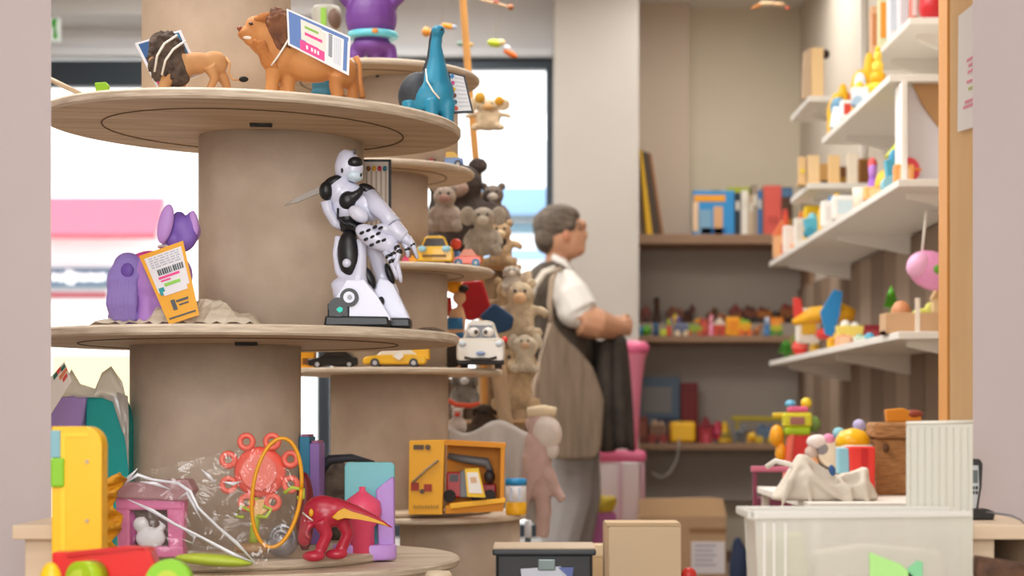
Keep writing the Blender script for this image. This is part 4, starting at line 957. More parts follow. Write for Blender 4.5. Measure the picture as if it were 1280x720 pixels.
mobile('tiny wooden mobile piece crossing the pole, green and amber', [(576, 55, 5, 3, '#6f8a7c', 10), (588, 56, 4, 2.6, '#c9a25a', 0)], 580, 5.8, 53)
# ---------------------------------------------------------------- the shopper
d = 7.4
t = T('person', 'grey-haired person in a taupe vest and white short sleeves, looking right with folded forearms', 'person', 700, d, 0)
SK = mat('#c89474', .55, sss=.1); y = t.oy
b = t.b()
# head, neck, trunk, legs, arms as one body
b.ball((700, 289, 0), (27, 24, 33), rot=8).ball((712, 300, 0), (19, 19, 25)).ball((722, 312, 0), (10, 13, 9)).tube([(697, 312, 2), (696, 335, 3), (694, 350, 3)], [15, 16, 22])
b.ball((731, 293, 0), (5, 4, 7), rot=-18).ball((728, 281, 0), (6, 13, 6)).ball((729, 305, 0), (4, 7, 3)).ball((728, 309.5, 0), (4, 7, 3))
b.ball((690, 372, 5), (33, 50, 40)).ball((696, 420, 5), (33, 42, 42)).ball((704, 475, 5), (36, 44, 44)).ball((716, 520, 5), (34, 46, 36))
b.tube([(716, 530, -14), (712, 620, -16), (690, 722, -18)], [26, 22, 13]).tube([(716, 530, 24), (722, 620, 26), (712, 722, 26)], [26, 21, 13])
b.tube([(690, 733, -18), (706, 737, -18), (722, 739, -18)], [9, 9, 5]).tube([(712, 733, 26), (728, 737, 26), (742, 739, 26)], [9, 9, 5])
b.tube([(704, 352, -38), (714, 376, -46), (726, 404, -50)], [18, 20, 20]).tube([(724, 402, -50), (744, 407, -46), (764, 411, -28), (778, 412, -14)], [21, 20, 15, 11])
b.tube([(704, 352, 48), (722, 380, 54), (738, 406, 48)], [16, 16, 14]).tube([(738, 406, 48), (758, 408, 30), (776, 404, 8)], [16, 14, 11])
b.ball((780, 409, -6), (9, 9, 8)).ball((781, 404, 4), (8, 9, 8))
bd = t.part('body', b, SK, remesh=.0095, smooth_it=3)
# hands: palm with fingers wrapped over each other
for side, (px0, py0, pd) in (('near', (776, 412, -12)), ('far', (778, 405, 6))):
    b = t.b(); b.ball((px0+2, py0, pd), (10, 6, 8), rot=10)
    hd = t.part('hand', b, SK, parent=bd)
    for k in range(4):
        b = t.b(); yy = py0-6+3.7*k; sgn = 1 if side == 'near' else -1
        b.tube([(px0+6, yy, pd), (px0+12-abs(k-1.5), yy+1, pd+3*sgn), (px0+11-abs(k-1.5), yy+1.5, pd+9*sgn)], [2.5, 2.4, 2.0], n=7); t.part('finger', b, SK, parent=hd)
    b = t.b(); b.tube([(px0-1, py0-7, pd), (px0+4, py0-10, pd+2), (px0+9, py0-10, pd+4)], [2.9, 2.8, 2.2], n=7); t.part('thumb', b, SK, parent=hd)
# hair
HR = mat('#75675a', .75, noise=.9, scale=22, stretch=(1,1,2.5), h2='#3c322a', bump=.8)
b = t.b(); b.ball((696, 281, 0), (29, 28, 26), rot=4).ball((712, 282, -8), (9, 18, 13)).ball((684, 298, 0), (17, 24, 20)).ball((706, 267, 0), (20, 24, 11), rot=14).ball((715, 271, 0), (9, 18, 9), rot=25)
random.seed(8)
for k in range(60):
    a = random.uniform(-3.6, .1); rr = random.uniform(.5, 1.05)
    b.ball((694+25*rr*math.cos(a), 284+24*rr*math.sin(a)*(1 if a < 0 else 1), -24*(1.15-rr)), (7, 5, 3.5), rot=math.degrees(a)+90, n=8)
t.part('hair', b, HR, parent=bd, remesh=.0055, smooth_it=1)
b = t.b(); b.ball((707, 296, -22), (4.5, 3, 8), rot=-8); t.part('ear', b, mat('#c28363', .6), parent=bd)
b = t.b(); b.ball((724, 287, -11), (2.6, 2, 1.8)); t.part('eye', b, mat('#3a2a22', .4), parent=bd)
b = t.b(); b.ball((723, 281.5, -12), (4, 2, 1.4), rot=-12); t.part('eyebrow', b, mat('#6e5f52', .7), parent=bd)
# clothes
WS = mat('#e8e4de', .85, bump=.2, scale=30)
b = t.b(); b.tube([(700, 350, -36), (712, 372, -46), (724, 394, -51)], [19, 24, 24]).tube([(704, 350, 46), (722, 380, 54), (734, 400, 50)], [19, 21, 20]).ball((718, 391, -49), (24, 22, 22), rot=20).ball((700, 360, 5), (30, 44, 22))
t.part('shirt', b, WS, remesh=.009, smooth_it=2, label='white short-sleeved shirt')
b = t.b(); b.tube([(690, 322, -18), (703, 330, -22), (716, 342, -16)], [4, 5, 4], flat=.6); t.part('collar', b, WS)
VE = mat('#564b40', .9, noise=.6, scale=14, h2='#3a3128', bump=.7)
b = t.b(); b.ball((686, 372, 2), (35, 54, 46)).ball((688, 420, 3), (37, 46, 50)).ball((698, 478, 3), (40, 48, 44)).ball((694, 340, 2), (22, 32, 14), rot=-30).ball((708, 440, 3), (36, 44, 60)); t.part('vest', b, VE, remesh=.01, smooth_it=3, label='taupe sleeveless vest')
TR = mat('#9c9898', .9, noise=.2, scale=20, bump=.2)
b = t.b(); b.ball((716, 524, 5), (36, 49, 34)).tube([(718, 530, -14), (714, 620, -17), (692, 716, -18)], [31, 29, 23]).tube([(720, 530, 24), (726, 620, 26), (714, 716, 26)], [30, 27, 21]); t.part('trousers', b, TR, remesh=.01, smooth_it=3)
SHM = mat('#4a4440', .7)
for x, dd in ((694, -18), (716, 26)):
    b = t.b(); b.ball((x+14, 736, dd), (26, 11, 9)).ball((x, 734, dd), (13, 12, 12)); t.part('shoe', b, SHM, remesh=.008, smooth_it=2)
t = T('shoulder_bag', 'big taupe canvas bag hanging from the shopper by two straps', 'bag', 712, 7.15, Z_(578, 7.15), group=None)
BG = mat('#83715f', .95, noise=.8, scale=9, stretch=(4,4,.5), h2='#645548', bump=1.0)
b = t.b(); b.prism([(690, 398), (700, 420), (722, 436), (742, 460), (756, 500), (752, 560), (744, 574), (700, 575), (672, 560), (664, 520), (668, 470), (680, 430)], -9, 9, bev=5); t.part('sack', b, BG, subd=2)
for P in ([(689, 404, 0), (687, 380, 0), (690, 350, 0), (696, 336, 6), (702, 334, 20)], [(689, 404, 0), (668, 480, -9), (666, 520, -9)]):
    b = t.b(); b.tube(P, 3.4, n=8, flat=.5); t.part('strap', b, mat('#a89480', .9))
b = t.b(); b.tube([(662, 400, 2), (661, 380, 2), (668, 358, 0), (680, 341, -2), (694, 335, 2)], 4, n=8, flat=.5); t.part('strap', b, mat('#dfd6c8', .8), label='pale strap over the back')
t = T('coat', 'dark grey brown coat hanging over the shopper forearms', 'coat', 768, 7.38, Z_(564, 7.38), solo=True)
b = t.b(); G = []
for j in range(12):
    row = []
    for i in range(20):
        u = i/19; v = j/11
        xl = 742 + 8*v; xr = 783 + 7*v
        row.append((xl+(xr-xl)*u, 424+138*v + 3*math.sin(u*7), -8+7*math.sin(u*15+v*1.5)+(-14*math.sin(math.pi*u))))
    G.append(row)
b.wavy(G); t.one(b, mat('#463d35', .95, noise=.6, scale=25, h2='#2c2621', bump=.5), solid=.03)

# pink stands and clear bins behind the shopper
d = 7.9
PKT = mat('#ee6f9a', .35)
t = T('pink_pedestal', 'tall pink plastic stand with flared rounded top beside the wall pillar', 'stand', 791, d, Z_(563, d))
y = t.oy
b = t.b(); b.lathe([(6, y), (8, y-30), (11, y-80), (15, y-110), (18, y-124), (19, y-131), (16, y-136), (0, y-138)], 791, n=24); t.part('column', b, mat('#e98aa4', .35))
b = t.b(); b.lathe([(15, 444), (20, 440), (21, 434), (18, 429), (0, 427)], 791, n=24); t.part('flared_top', b, PKT)
t = T('storage_bin', 'tall clear storage bin with thick pink lid under the pink stand', 'storage bin', 774, d, 0)
y = t.oy
b = t.b(); b.box(744, 563, 807, 577, -20, 20, bev=5); t.part('lid', b, PKT)
b = t.b(); b.prism([(748, 577), (800, 577), (798, y), (750, y)], -17, 17, bev=2); t.part('bin', b, clear('#e2c4c4', .5, .2, .1))
for x in (772, 800):
    b = t.b(); b.box(x, 578, x+5, y, -19, -16, bev=1); t.part('rib', b, clear('#d99bb0', .6, .2))
t2 = T('toy_bucket', 'magenta toy bucket with yellow contents at the shopper knees', 'bucket', 748, 7.6, 0)
b = t2.b(); y = t2.oy; b.prism([(734, 640), (770, 640), (772, y), (716, y), (724, 660)], -10, 14, bev=3); t2.part('bucket', b, mat('#b0508f', .4))
b = t2.b(); b.ball((754, 632, 0), (16, 10, 12)).ball((746, 624, 0), (10, 8, 8)).ball((764, 626, 0), (8, 8, 7)); t2.part('contents', b, mat('#dcbc2e', .5, noise=.5, scale=30, h2='#a9952c'), remesh=.012)
# ---------------------------------------------------------------- back shelving in the niche
YB_ = 9.0
t = T('shelving_unit', 'long built shelf unit with three wooden shelves in the niche at the back', 'shelves', 890, YB_, 0)
SHW = mat('#94745a', .6, noise=.3, scale=6, stretch=(1,6,6)); BK = mat('#aba196', .8, noise=.15, scale=4)
y = t.oy; x0, x1 = 797, px_(1.455, YB_)
SZ = [1.68, 1.16, .61]
for z in SZ:
    b = t.b(); yy = CY-(z-CZ)/t.u; b.box(x0-2, yy, x1, yy+(12 if z > 1.5 else 8), 0, 86, bev=.8); t.part('shelf', b, SHW)
b = t.b(); b.box(x0-4, CY-(1.64-CZ)/t.u, x1, CY-(.3-CZ)/t.u, 86, 88); t.part('back_panel', b, BK)
b = t.b(); b.box(x1-4, CY-(1.6-CZ)/t.u, x1, y, 2, 86); t.part('side_panel', b, SHW)
b = t.b(); b.box(x0-2, y-14, x1, y, 10, 20); t.part('plinth', b, mat('#5d4a3b', .7))
for z, h in ((SZ[1], .075),):
    b = t.b(); yy = CY-(z-CZ)/t.u; b.box(x0, yy-h/t.u, x1-4, yy, 45, 85, bev=.6); t.part('riser', b, mat('#a29688', .7))
t = T('picture_frame', 'yellow edged dark board leaning against the pillar on the top back shelf', 'board', 815, 9.2, SZ[0])
y = t.oy
b = t.b(); b.prism([(799, 186), (802, 190), (816, y), (808, y)], -6, 26, bev=.8); t.part('edge', b, mat('#e6b41e', .5), label='yellow edge')
b = t.b(); b.prism([(802, 188), (812, 192), (828, y), (816, y)], -2, 24, bev=.8); t.part('board', b, mat('#4d3d30', .6))
b = t.b(); b.prism([(811, 191), (814, 193), (830, y), (827, y)], -4, 26); t.part('rim', b, mat('#a06a38', .6))

def box_thing(name, label, cat, px, d, z, w, h, dep, col, parts=(), group=None, lean=0, solo=False, bev=1, col2=None):
    t = T(name, label, cat, px, d, z, group); y = t.oy
    b = t.b(); b.prism([(px-w/2+lean, y-h), (px+w/2+lean, y-h), (px+w/2, y), (px-w/2, y)], 0, dep, bev=bev); bd = t.part('box' if name != 'book' else 'cover', b, mat(col, .5))
    for nm, u0, v0, u1, v1, c in parts:
        q = [(px-w/2+lean, y-h), (px+w/2+lean, y-h), (px+w/2, y), (px-w/2, y)]
        b = t.b(); b.patch(q, u0, v0, u1, v1, -.8, .9); t.part(nm, b, mat(c, .5), parent=bd)
    return t
Gb = 'books and game boxes on the top back shelf'
box_thing('game_box', 'blue game box with yellow orange title band on the top back shelf', 'game box', 892, 9.1, SZ[0], 52, 57, 10, '#2c8fd0',
    [('title_band', .02, .1, .78, .24, '#f2a416'), ('picture', .12, .42, .45, .95, '#7aa7c4'), ('picture', .5, .35, .72, .98, '#d8a878'), ('side_stripe', 0, .25, .14, .9, '#e9c8a4'), ('logo', .2, .82, .8, .96, '#1c6aa8')], Gb)
Bk = [(922, 8, 55, '#21303f', 'dark slim book right of the blue game box'), (931, 9, 58, '#e8e2d6', 'white book with curved pale spine on the top back shelf'), (939, 6, 52, '#bfa98e', 'beige slim book on the top back shelf'), (944, 7, 65, '#9a8a78', 'tall taupe book on the top back shelf'), (950, 5, 58, '#2d6fae', 'blue slim book left of the taupe gap')]
for x, w_, h_, c, l in Bk:
    box_thing('book', l, 'book', x, 9.12, SZ[0], w_, h_, 34, c, [('spine_label', .2, .2, .8, .4, '#d9d2c4')], Gb)
box_thing('book', 'olive green book top showing above the other books', 'book', 926, 9.3, SZ[0], 34, 66, 6, '#b2bd1e', [], Gb)
box_thing('game_box', 'small olive box behind the blue game box', 'game box', 895, 9.25, SZ[0], 12, 62, 6, '#a8922c', [('label', .2, .1, .8, .3, '#6a5a2c')], Gb)
box_thing('book', 'salmon red thick book upright near the white side shelf', 'book', 966, 9.12, SZ[0], 22, 64, 36, '#d65a4e', [('spine_label', .2, .6, .8, .75, '#c04a40')], Gb)
box_thing('book', 'brown grey book left of the salmon red book', 'book', 956, 9.14, SZ[0], 7, 60, 36, '#a89484', [], Gb)
box_thing('book', 'dark brown box right of the salmon red book with blue top', 'box', 984, 9.12, SZ[0], 14, 62, 36, '#4c2f1c', [('blue_top', 0, .02, 1, .2, '#4a6f94'), ('patch', .3, .65, .9, .85, '#a8721a')], Gb)

def wooden_toy(label, px, d, z, w, h, c, k, group):
    """small wooden toys: house, cart, animal, stack, figure, tree"""
    nm = {'house': 'toy_house', 'cart': 'toy_cart', 'animal': 'toy_animal', 'stack': 'stacking_toy', 'figure': 'toy_figure', 'ball': 'toy_ball', 'block': 'toy_block', 'duck': 'toy_duck', 'cup': 'toy_cup', 'tree': 'toy_tree', 'plane': 'toy_plane', 'box': 'toy_box'}[k]
    cc = c if isinstance(c, (list, tuple)) else [c, c, c]
    cc = list(cc) + [cc[-1]]*3
    t = T(nm, label, nm.replace('_', ' '), px, d, z, group); y = t.oy; m = [mat(q, .5) for q in cc]
    if k == 'house':
        b = t.b(); b.box(px-w*.42, y-h*.6, px+w*.42, y, -w*.3, w*.3, bev=.8); bd = t.part('walls', b, m[0])
        b = t.b(); b.prism([(px-w*.5, y-h*.58), (px, y-h), (px+w*.5, y-h*.58)], -w*.34, w*.34, bev=.6); t.part('roof', b, m[1])
        b = t.b(); b.box(px-w*.1, y-h*.35, px+w*.12, y, -w*.32, -w*.28); t.part('doorway', b, m[2])
    elif k == 'cart':
        b = t.b(); b.prism([(px-w*.5, y-h*.75), (px+w*.5, y-h*.75), (px+w*.42, y-h*.25), (px-w*.42, y-h*.25)], -w*.25, w*.25, bev=1); t.part('tub', b, m[0])
        b = t.b(); b.ball((px-w*.15, y-h*.75, 0), (w*.2, w*.15, h*.25)).ball((px+w*.2, y-h*.72, 0), (w*.18, w*.15, h*.2)); t.part('load', b, m[1])
        for s in (-.28, .28):
            b = t.b(); b.tube([(px+s*w, y-h*.2, -w*.3), (px+s*w, y-h*.2, w*.3)], h*.2, n=12); t.part('wheel', b, m[2])
    elif k in ('animal', 'duck'):
        b = t.b(); b.ball((px, y-h*.42, 0), (w*.36, w*.2, h*.3)).ball((px+w*.3, y-h*.74, 0), (w*.2, w*.16, h*.24)).tube([(px+w*.2, y-h*.5, 0), (px+w*.3, y-h*.7, 0)], w*.14)
        for s in (-.24, .2): b.tube([(px+s*w, y-h*.35, 0), (px+s*w, y, 0)], w*.1, n=8)
        bd = t.part('body', b, m[0], remesh=.005, smooth_it=1)
        b = t.b(); b.ball((px+w*.47, y-h*.72, 0), (w*.12, w*.1, h*.09)); t.part('beak' if k == 'duck' else 'muzzle', b, m[1], parent=bd)
        b = t.b(); b.ball((px-w*.05, y-h*.5, -w*.16), (w*.2, w*.08, h*.16)); t.part('wing' if k == 'duck' else 'saddle', b, m[2], parent=bd)
    elif k == 'stack':
        for i in range(4):
            b = t.b(); r = w*.5*(1-.2*i); b.lathe([(r*.8, y-h*.22*i), (r, y-h*.22*(i+.25)), (r, y-h*.22*(i+.75)), (r*.8, y-h*.22*(i+1))], px, n=16); t.part('ring', b, m[i % len(m)])
        b = t.b(); b.ball((px, y-h*.93, 0), (w*.14, w*.14, h*.07)); t.part('knob', b, m[0])
    elif k == 'figure':
        b = t.b(); b.lathe([(w*.4, y), (w*.42, y-h*.1), (w*.25, y-h*.6)], px, n=16); t.part('body', b, m[0])
        b = t.b(); b.ball((px, y-h*.76, 0), (w*.28, w*.28, h*.2)); hd = t.part('head', b, m[1])
        b = t.b(); b.ball((px, y-h*.86, 1), (w*.3, w*.3, h*.14)); t.part('cap', b, m[2], parent=hd)
    elif k == 'ball':
        b = t.b(); b.ball((px, y-h*.5, 0), (w*.5, w*.5, h*.5)); bd = t.part('ball', b, m[0])
        b = t.b(); b.ring((px, y-h*.5, 0), w*.49, max(.4, w*.06), axis='z', n=20); t.part('stripe', b, m[1], parent=bd)
    elif k in ('block', 'box'):
        b = t.b(); b.box(px-w*.5, y-h, px+w*.5, y, -w*.25, w*.25, bev=min(w, h)*.12); bd = t.part('block', b, m[0])
        b = t.b(); b.box(px-w*.3, y-h*.8, px+w*.3, y-h*.25, -w*.25-.8, -w*.25, bev=.2); t.part('face_panel', b, m[1], parent=bd)
    elif k == 'cup':
        b = t.b(); b.lathe([(w*.34, y), (w*.5, y-h), (w*.44, y-h), (w*.3, y-h*.1), (0, y-h*.1)], px, n=20); t.part('cup', b, m[0])
        b = t.b(); b.ring((px+w*.5, y-h*.5, 0), h*.25, h*.06); t.part('handle', b, m[1])
    elif k == 'tree':
        b = t.b(); b.tube([(px, y, 0), (px, y-h*.4, 0)], w*.12); t.part('trunk', b, m[1])
        b = t.b(); b.lathe([(w*.5, y-h*.3), (w*.3, y-h*.6), (w*.36, y-h*.6), (0, y-h)], px, n=14); t.part('crown', b, m[0])
    elif k == 'plane':
        b = t.b(); b.tube([(px-w*.5, y-h*.35, 0), (px-w*.2, y-h*.5, 0), (px+w*.3, y-h*.55, 0), (px+w*.48, y-h*.5, 0)], [w*.05, w*.13, w*.15, w*.1], n=12); t.part('fuselage', b, m[0])
        b = t.b(); b.prism([(px-w*.1, y-h*.55), (px+w*.12, y-h), (px+w*.26, y-h*.95), (px+w*.2, y-h*.45), (px+w*.1, y-h*.05), (px-w*.02, y-h*.1)], -w*.25, -w*.18, bev=.8); t.part('wing', b, m[1])
        b = t.b(); b.prism([(px-w*.5, y-h*.85), (px-w*.38, y-h*.85), (px-w*.3, y-h*.4), (px-w*.48, y-h*.3)], -2, 2, bev=.6); t.part('tail_fin', b, m[2])
        b = t.b(); b.ball((px, y-h*.12, 0), (w*.14, w*.2, h*.12)); t.part('wheel', b, m[2])
    return t
# middle shelf, brown back row on the riser
G1 = 'brown wooden toys in the back row of the middle shelf'; zr = SZ[1]+.075
for k, x, w_, h_, c, l in [
    ('house', 807, 16, 24, ['#6e3a2a', '#8a3d34', '#2c1d16'], 'dark red brown toy house at the left end of the middle shelf back row'),
    ('figure', 821, 12, 34, ['#4e3527', '#5c3b28', '#2c1c14'], 'tall dark brown turned wooden figure in the back row'),
    ('cart', 844, 24, 22, ['#6b3a20', '#8c4f2c', '#39211a'], 'brown wooden cart in the back row left of the darker cart'),
    ('animal', 860, 16, 26, ['#5a3426', '#8c3c34', '#35211a'], 'dark brown wooden horse beside the brown cart'),
    ('animal', 888, 16, 22, ['#6a3c1c', '#4a2a18', '#7d4a1e'], 'small brown wooden animal standing alone in the back row'),
    ('cart', 902, 14, 14, ['#8a4f2a', '#b86a28', '#4c2e1c'], 'tiny tan wooden cart next to the lone animal'),
    ('house', 919, 18, 26, ['#7d4422', '#7c2c26', '#2c2220'], 'brown toy house with dark red roof in the back row'),
    ('cart', 937, 18, 24, ['#70361f', '#54251c', '#2c211c'], 'red brown wooden wagon right of the toy house'),
    ('cart', 955, 20, 22, ['#a8631c', '#6c281e', '#33221a'], 'orange brown wooden wagon in the middle of the back row'),
    ('ball', 970, 11, 16, ['#2f241f', '#4a3a30'], 'black round toy between the two brown wagons'),
    ('cart', 984, 20, 26, ['#8d5024', '#8c2620', '#3c231a'], 'brown wooden wagon with dark red load near the side shelf'),
    ('house', 1003, 20, 28, ['#85301f', '#7b1f1d', '#3a2018'], 'dark red toy house at the right of the back row'),
    ('block', 1020, 14, 22, ['#3d2c27', '#54352c'], 'dark brown toy block at the right end of the back row')]:
    wooden_toy(l, x, 9.3, zr, w_, h_, c, k, G1)
G2 = 'bright small toys in the front row of the middle shelf'
for k, x, w_, h_, c, l in [
    ('cup', 801, 8, 12, ['#3f87ac', '#2f6f90'], 'tiny blue cup at the left end of the front row'),
    ('ball', 808, 12, 14, ['#63a92c', '#3f8a2c'], 'green ball at the left end of the front row'),
    ('figure', 820, 10, 18, ['#27476e', '#2c6fa4', '#1d2c3c'], 'dark blue peg toy in the front row'),
    ('block', 829, 9, 9, ['#b9c832', '#cfd84a'], 'lime toy block in the front row'),
    ('figure', 836, 9, 22, ['#c9452e', '#a8c23c', '#c9a83c'], 'red peg toy with green head in the front row'),
    ('cart', 852, 20, 18, ['#5c6480', '#7a7f96', '#dfc9a8'], 'slate blue toy cart in the front row'),
    ('ball', 862, 7, 7, ['#d8402e', '#e06a4a'], 'small red ball before the slate blue cart'),
    ('cart', 868, 20, 16, ['#8a9a24', '#6d8a2c', '#b5592c'], 'olive green toy cart in the front row'),
    ('block', 880, 11, 22, ['#a8382c', '#c8543c'], 'red toy block upright behind the pink figure'),
    ('figure', 889, 9, 27, ['#e08aa4', '#eda8b4', '#d26a8c'], 'pink peg figure in the front row'),
    ('house', 899, 16, 24, ['#c8452c', '#e6d0bc', '#8a3424'], 'red toy house with cream roof in the front row'),
    ('block', 916, 18, 24, ['#f0a414', '#e88c12'], 'orange toy block, the biggest of the front row'),
    ('cart', 931, 17, 22, ['#e2a61c', '#8fb82c', '#d96a24'], 'yellow toy cart with green load right of the orange block'),
    ('animal', 946, 13, 16, ['#a8663c', '#8a4f30', '#c47a44'], 'brown toy animal low in the front row'),
    ('figure', 959, 12, 24, ['#3f74a8', '#a4b4d0', '#cfd4e2'], 'blue and white peg figure in the front row'),
    ('cart', 970, 16, 18, ['#b5b32c', '#ef8a1c', '#4f8a34'], 'lime toy cart with orange load in the front row')]:
    wooden_toy(l, x, 9.04, SZ[1], w_, h_, c, k, G2)
for i, (k, x, w_, h_, c, l) in enumerate([
    ('ball', 875, 17, 11, ['#e8a41c', '#c83c2c'], 'yellow and orange toy drum on top of the front row left of the pink figure'),
    ('duck', 840, 13, 18, ['#e9c22c', '#e8e2d6', '#7a4fa8'], 'small yellow toy duck with purple wing above the front row'),
    ('figure', 848, 9, 12, ['#6b4a9a', '#7c5aae', '#5a3c8a'], 'purple peg toy next to the yellow duck'),
    ('block', 971, 17, 12, ['#ee8512', '#f0a03a'], 'orange toy block on the riser above the lime cart')]):
    wooden_toy(l, x, 9.22, zr-.03, w_, h_+3, c, k, 'small toys standing on the riser')
# bottom back shelf
box_thing('game_box', 'grey blue picture box standing at the left of the lowest back shelf', 'game box', 824, 9.28, SZ[2], 52, 82, 6, '#5c7388', [('picture', .1, .15, .8, .55, '#8a8a8a'), ('picture', .35, .62, .95, .9, '#2f3f58')])
box_thing('book', 'dark red folder standing upright on the lowest back shelf', 'book', 862, 9.24, SZ[2], 21, 75, 8, '#7a0f12', [('spine_label', .15, .1, .85, .14, '#6a0c0f')])
G3 = 'toys on the lowest back shelf'
t = T('toy_drum', 'bright yellow toy drum lying on the lowest back shelf', 'toy drum', 853, 9.08, SZ[2], G3); y = t.oy
b = t.b(); b.box(837, y-27, 869, y-1, -10, 10, bev=4); t.part('drum', b, mat('#efb712', .4))
b = t.b(); b.tube([(836, y-13, 0), (838, y-13, 0)], 13, n=20); t.part('end_cap', b, mat('#b87a3a', .5))
for k, x, w_, h_, c, l in [
    ('cart', 822, 24, 30, ['#75533c', '#a98a70', '#8a2c22'], 'brown toy pram left of the yellow drum'),
    ('block', 803, 14, 34, ['#6d3122', '#8a4a36'], 'rust brown toy block at the left end of the lowest back shelf'),
    ('house', 882, 20, 34, ['#9c1d26', '#7a1622', '#c24a5c'], 'crimson toy house right of the yellow drum'),
    ('duck', 880, 12, 10, ['#f2a81c', '#e9791c', '#f6c23a'], 'tiny orange toy duck before the crimson house'),
    ('ball', 897, 13, 28, ['#a51f3c', '#d86a8c'], 'crimson toy ball beside the crimson house'),
    ('stack', 906, 20, 28, ['#c49a1e', '#8a7a2c', '#d9b02c'], 'ochre stacking toy on the lowest back shelf'),
    ('block', 903, 12, 12, ['#d6a27c', '#c48a64'], 'peach toy block in front of the ochre stacker'),
    ('animal', 924, 20, 24, ['#6c6e72', '#8a8c8e', '#4c5058'], 'grey toy elephant on the lowest back shelf'),
    ('duck', 941, 20, 19, ['#f0b21a', '#e88c14', '#f4c63a'], 'yellow toy duck, the larger one on the lowest back shelf'),
    ('cart', 956, 26, 24, ['#54677c', '#3f566e', '#c2a62c'], 'slate blue toy truck behind the yellow duck'),
    ('ball', 897, 8, 7, ['#3f6f94', '#2f5a7c'], 'small blue ball near the peach block')]:
    wooden_toy(l, x, 9.06, SZ[2], w_, h_, c, k, G3)
t = T('toy_ruler', 'long yellow green toy bar lying behind the slate blue truck', 'toy bar', 942, 9.2, SZ[2], G3, solo=True); y = t.oy
b = t.b(); b.prism([(915, y-34), (985, y-32), (985, y-27), (915, y-28)], -2, 3, bev=1).box(920, y-28, 923, y, -2, 3).box(978, y-28, 981, y, -2, 3); t.one(b, mat('#b7a51c', .5))
t = T('power_cord', 'pale thin cord dangling from the lowest back shelf under the yellow drum', 'cord', 845, 8.98, Z_(600, 8.98), solo=True)
b = t.b(); b.tube([(849, 549, 0), (848, 560, -1), (846, 575, 0), (838, 590, 0), (829, 597, 0), (822, 596, 0), (815, 590, 0)], 1.1, n=6); t.one(b, mat('#a8a29a', .6))
# cardboard cartons on the floor in front
CB = mat('#b3916e', .8, noise=.25, scale=8)
t = T('cardboard_box', 'long brown cardboard carton below the niche shelves', 'cardboard box', 853, 7.6, 0); y = t.oy
b = t.b(); b.box(800, 645, 908, y, 0, 60, bev=1); t.part('carton', b, CB)
b = t.b(); b.prism([(798, 624), (884, 622), (904, 624), (909, 646), (800, 650)], 2, 8, bev=1); t.part('flap', b, mat('#c9a47c', .8))
b = t.b(); b.box(862, 660, 908, 666, -1.2, -.2); t.part('tape', b, mat('#8c6440', .5))
b = t.b(); b.box(864, 677, 906, 717, -1.4, -.2); b.mi = 1
for i in range(5): b.box(868, 681+6*i, 895-4*(i%2), 683+6*i, -1.8, -1.3)
t.part('shipping_label', b, [mat('#d4ced0', .6), mat('#9a98a4', .6)])
t = T('floor_bag', 'dark navy bag on the floor between the carton and the clear tote', 'bag', 925, 7.2, 0, solo=True)
b = t.b(); b.ball((925, t.oy-35, 0), (14, 14, 36)).ball((922, t.oy-60, 0), (8, 8, 20)).ball((930, t.oy-14, 0), (16, 16, 14)); t.one(b, mat('#1f2c48', .8), remesh=.012, smooth_it=2)
t = T('bottle', 'small bottle with a round red cap in front of the carton label', 'bottle', 861, 3.9, .33); y = t.oy
b = t.b(); b.lathe([(12, y), (13, y-3), (13, y-22), (7, y-28)], 861); t.part('bottle_body', b, mat('#e6ddd6', .4))
b = t.b(); b.ball((861, y-38, 0), (10, 10, 10)); t.part('cap', b, mat('#d83a34', .4))
# ---------------------------------------------------------------- white wall shelves along the right wall
WSM = mat('#e9e4dc', .45)
def wall_shelf(label, xf, d0, d1, z, th=.022, lip=False):
    t = T('wall_shelf', label, 'shelf', px_(xf, d0), d0, z); r = t.root
    def pb(name, x0, x1, y0, y1, z0, z1, m, bev=.002):
        b = B(0, 0, 1); b.prism([(x0-t.loc.x, -(z1-z)), (x1-t.loc.x, -(z1-z)), (x1-t.loc.x, -(z0-z)), (x0-t.loc.x, -(z0-z))], y0-d0, y1-d0, bev=bev); return t.part(name, b, m)
    pb('board', xf, 1.455, d0, d1, z-th, z, WSM)
    n = max(2, int((d1-d0)/1.1)+1)
    for i in range(n):
        yy = d0+.15+(d1-d0-.35)*i/(n-1)
        b = B(0, 0, 1); b.prism([(xf+.06-t.loc.x, th), (1.455-t.loc.x, th), (1.455-t.loc.x, th+.075), (1.40-t.loc.x, th+.07), (xf+.06-t.loc.x, th+.018)], yy-d0, yy-d0+.02); t.part('bracket', b, WSM)
    return t
ZS = {'a': 1.0, 'b': 1.45, 'c': 1.785}
wall_shelf('lowest long white wall shelf, with the toy plane on it', 1.09, 5.2, 8.0, ZS['a'])
wall_shelf('long white wall shelf at mid height, with pastel toys along it', 1.09, 5.2, 8.0, ZS['b'])
wall_shelf('upper white wall shelf with yellow toys at its far end', 1.09, 5.33, 6.57, ZS['c'])
wall_shelf('topmost white wall shelf near the wooden post', 1.22, 5.65, 6.4, 2.03)
wall_shelf('short white shelf far back with the upright wooden box', 1.09, 6.87, 7.35, 2.0)
wall_shelf('short white shelf far back with a row of wooden stands', 1.09, 6.87, 7.35, 1.66)
for i, (yy, l) in enumerate(((5.25, 'white upright wall rail nearest the wooden post'), (6.6, 'white upright wall rail between the upper shelves'), (7.6, 'white upright wall rail near the niche corner'))):
    t = T('wall_rail', l, 'rail', px_(1.45, yy), yy, 1.1, solo=True)
    b = B(0, 0, 1); b.prism([(-.02, -1.8), (.008, -1.8), (.008, 0), (-.02, 0)], 0, .03, bev=.002); t.one(b, WSM)
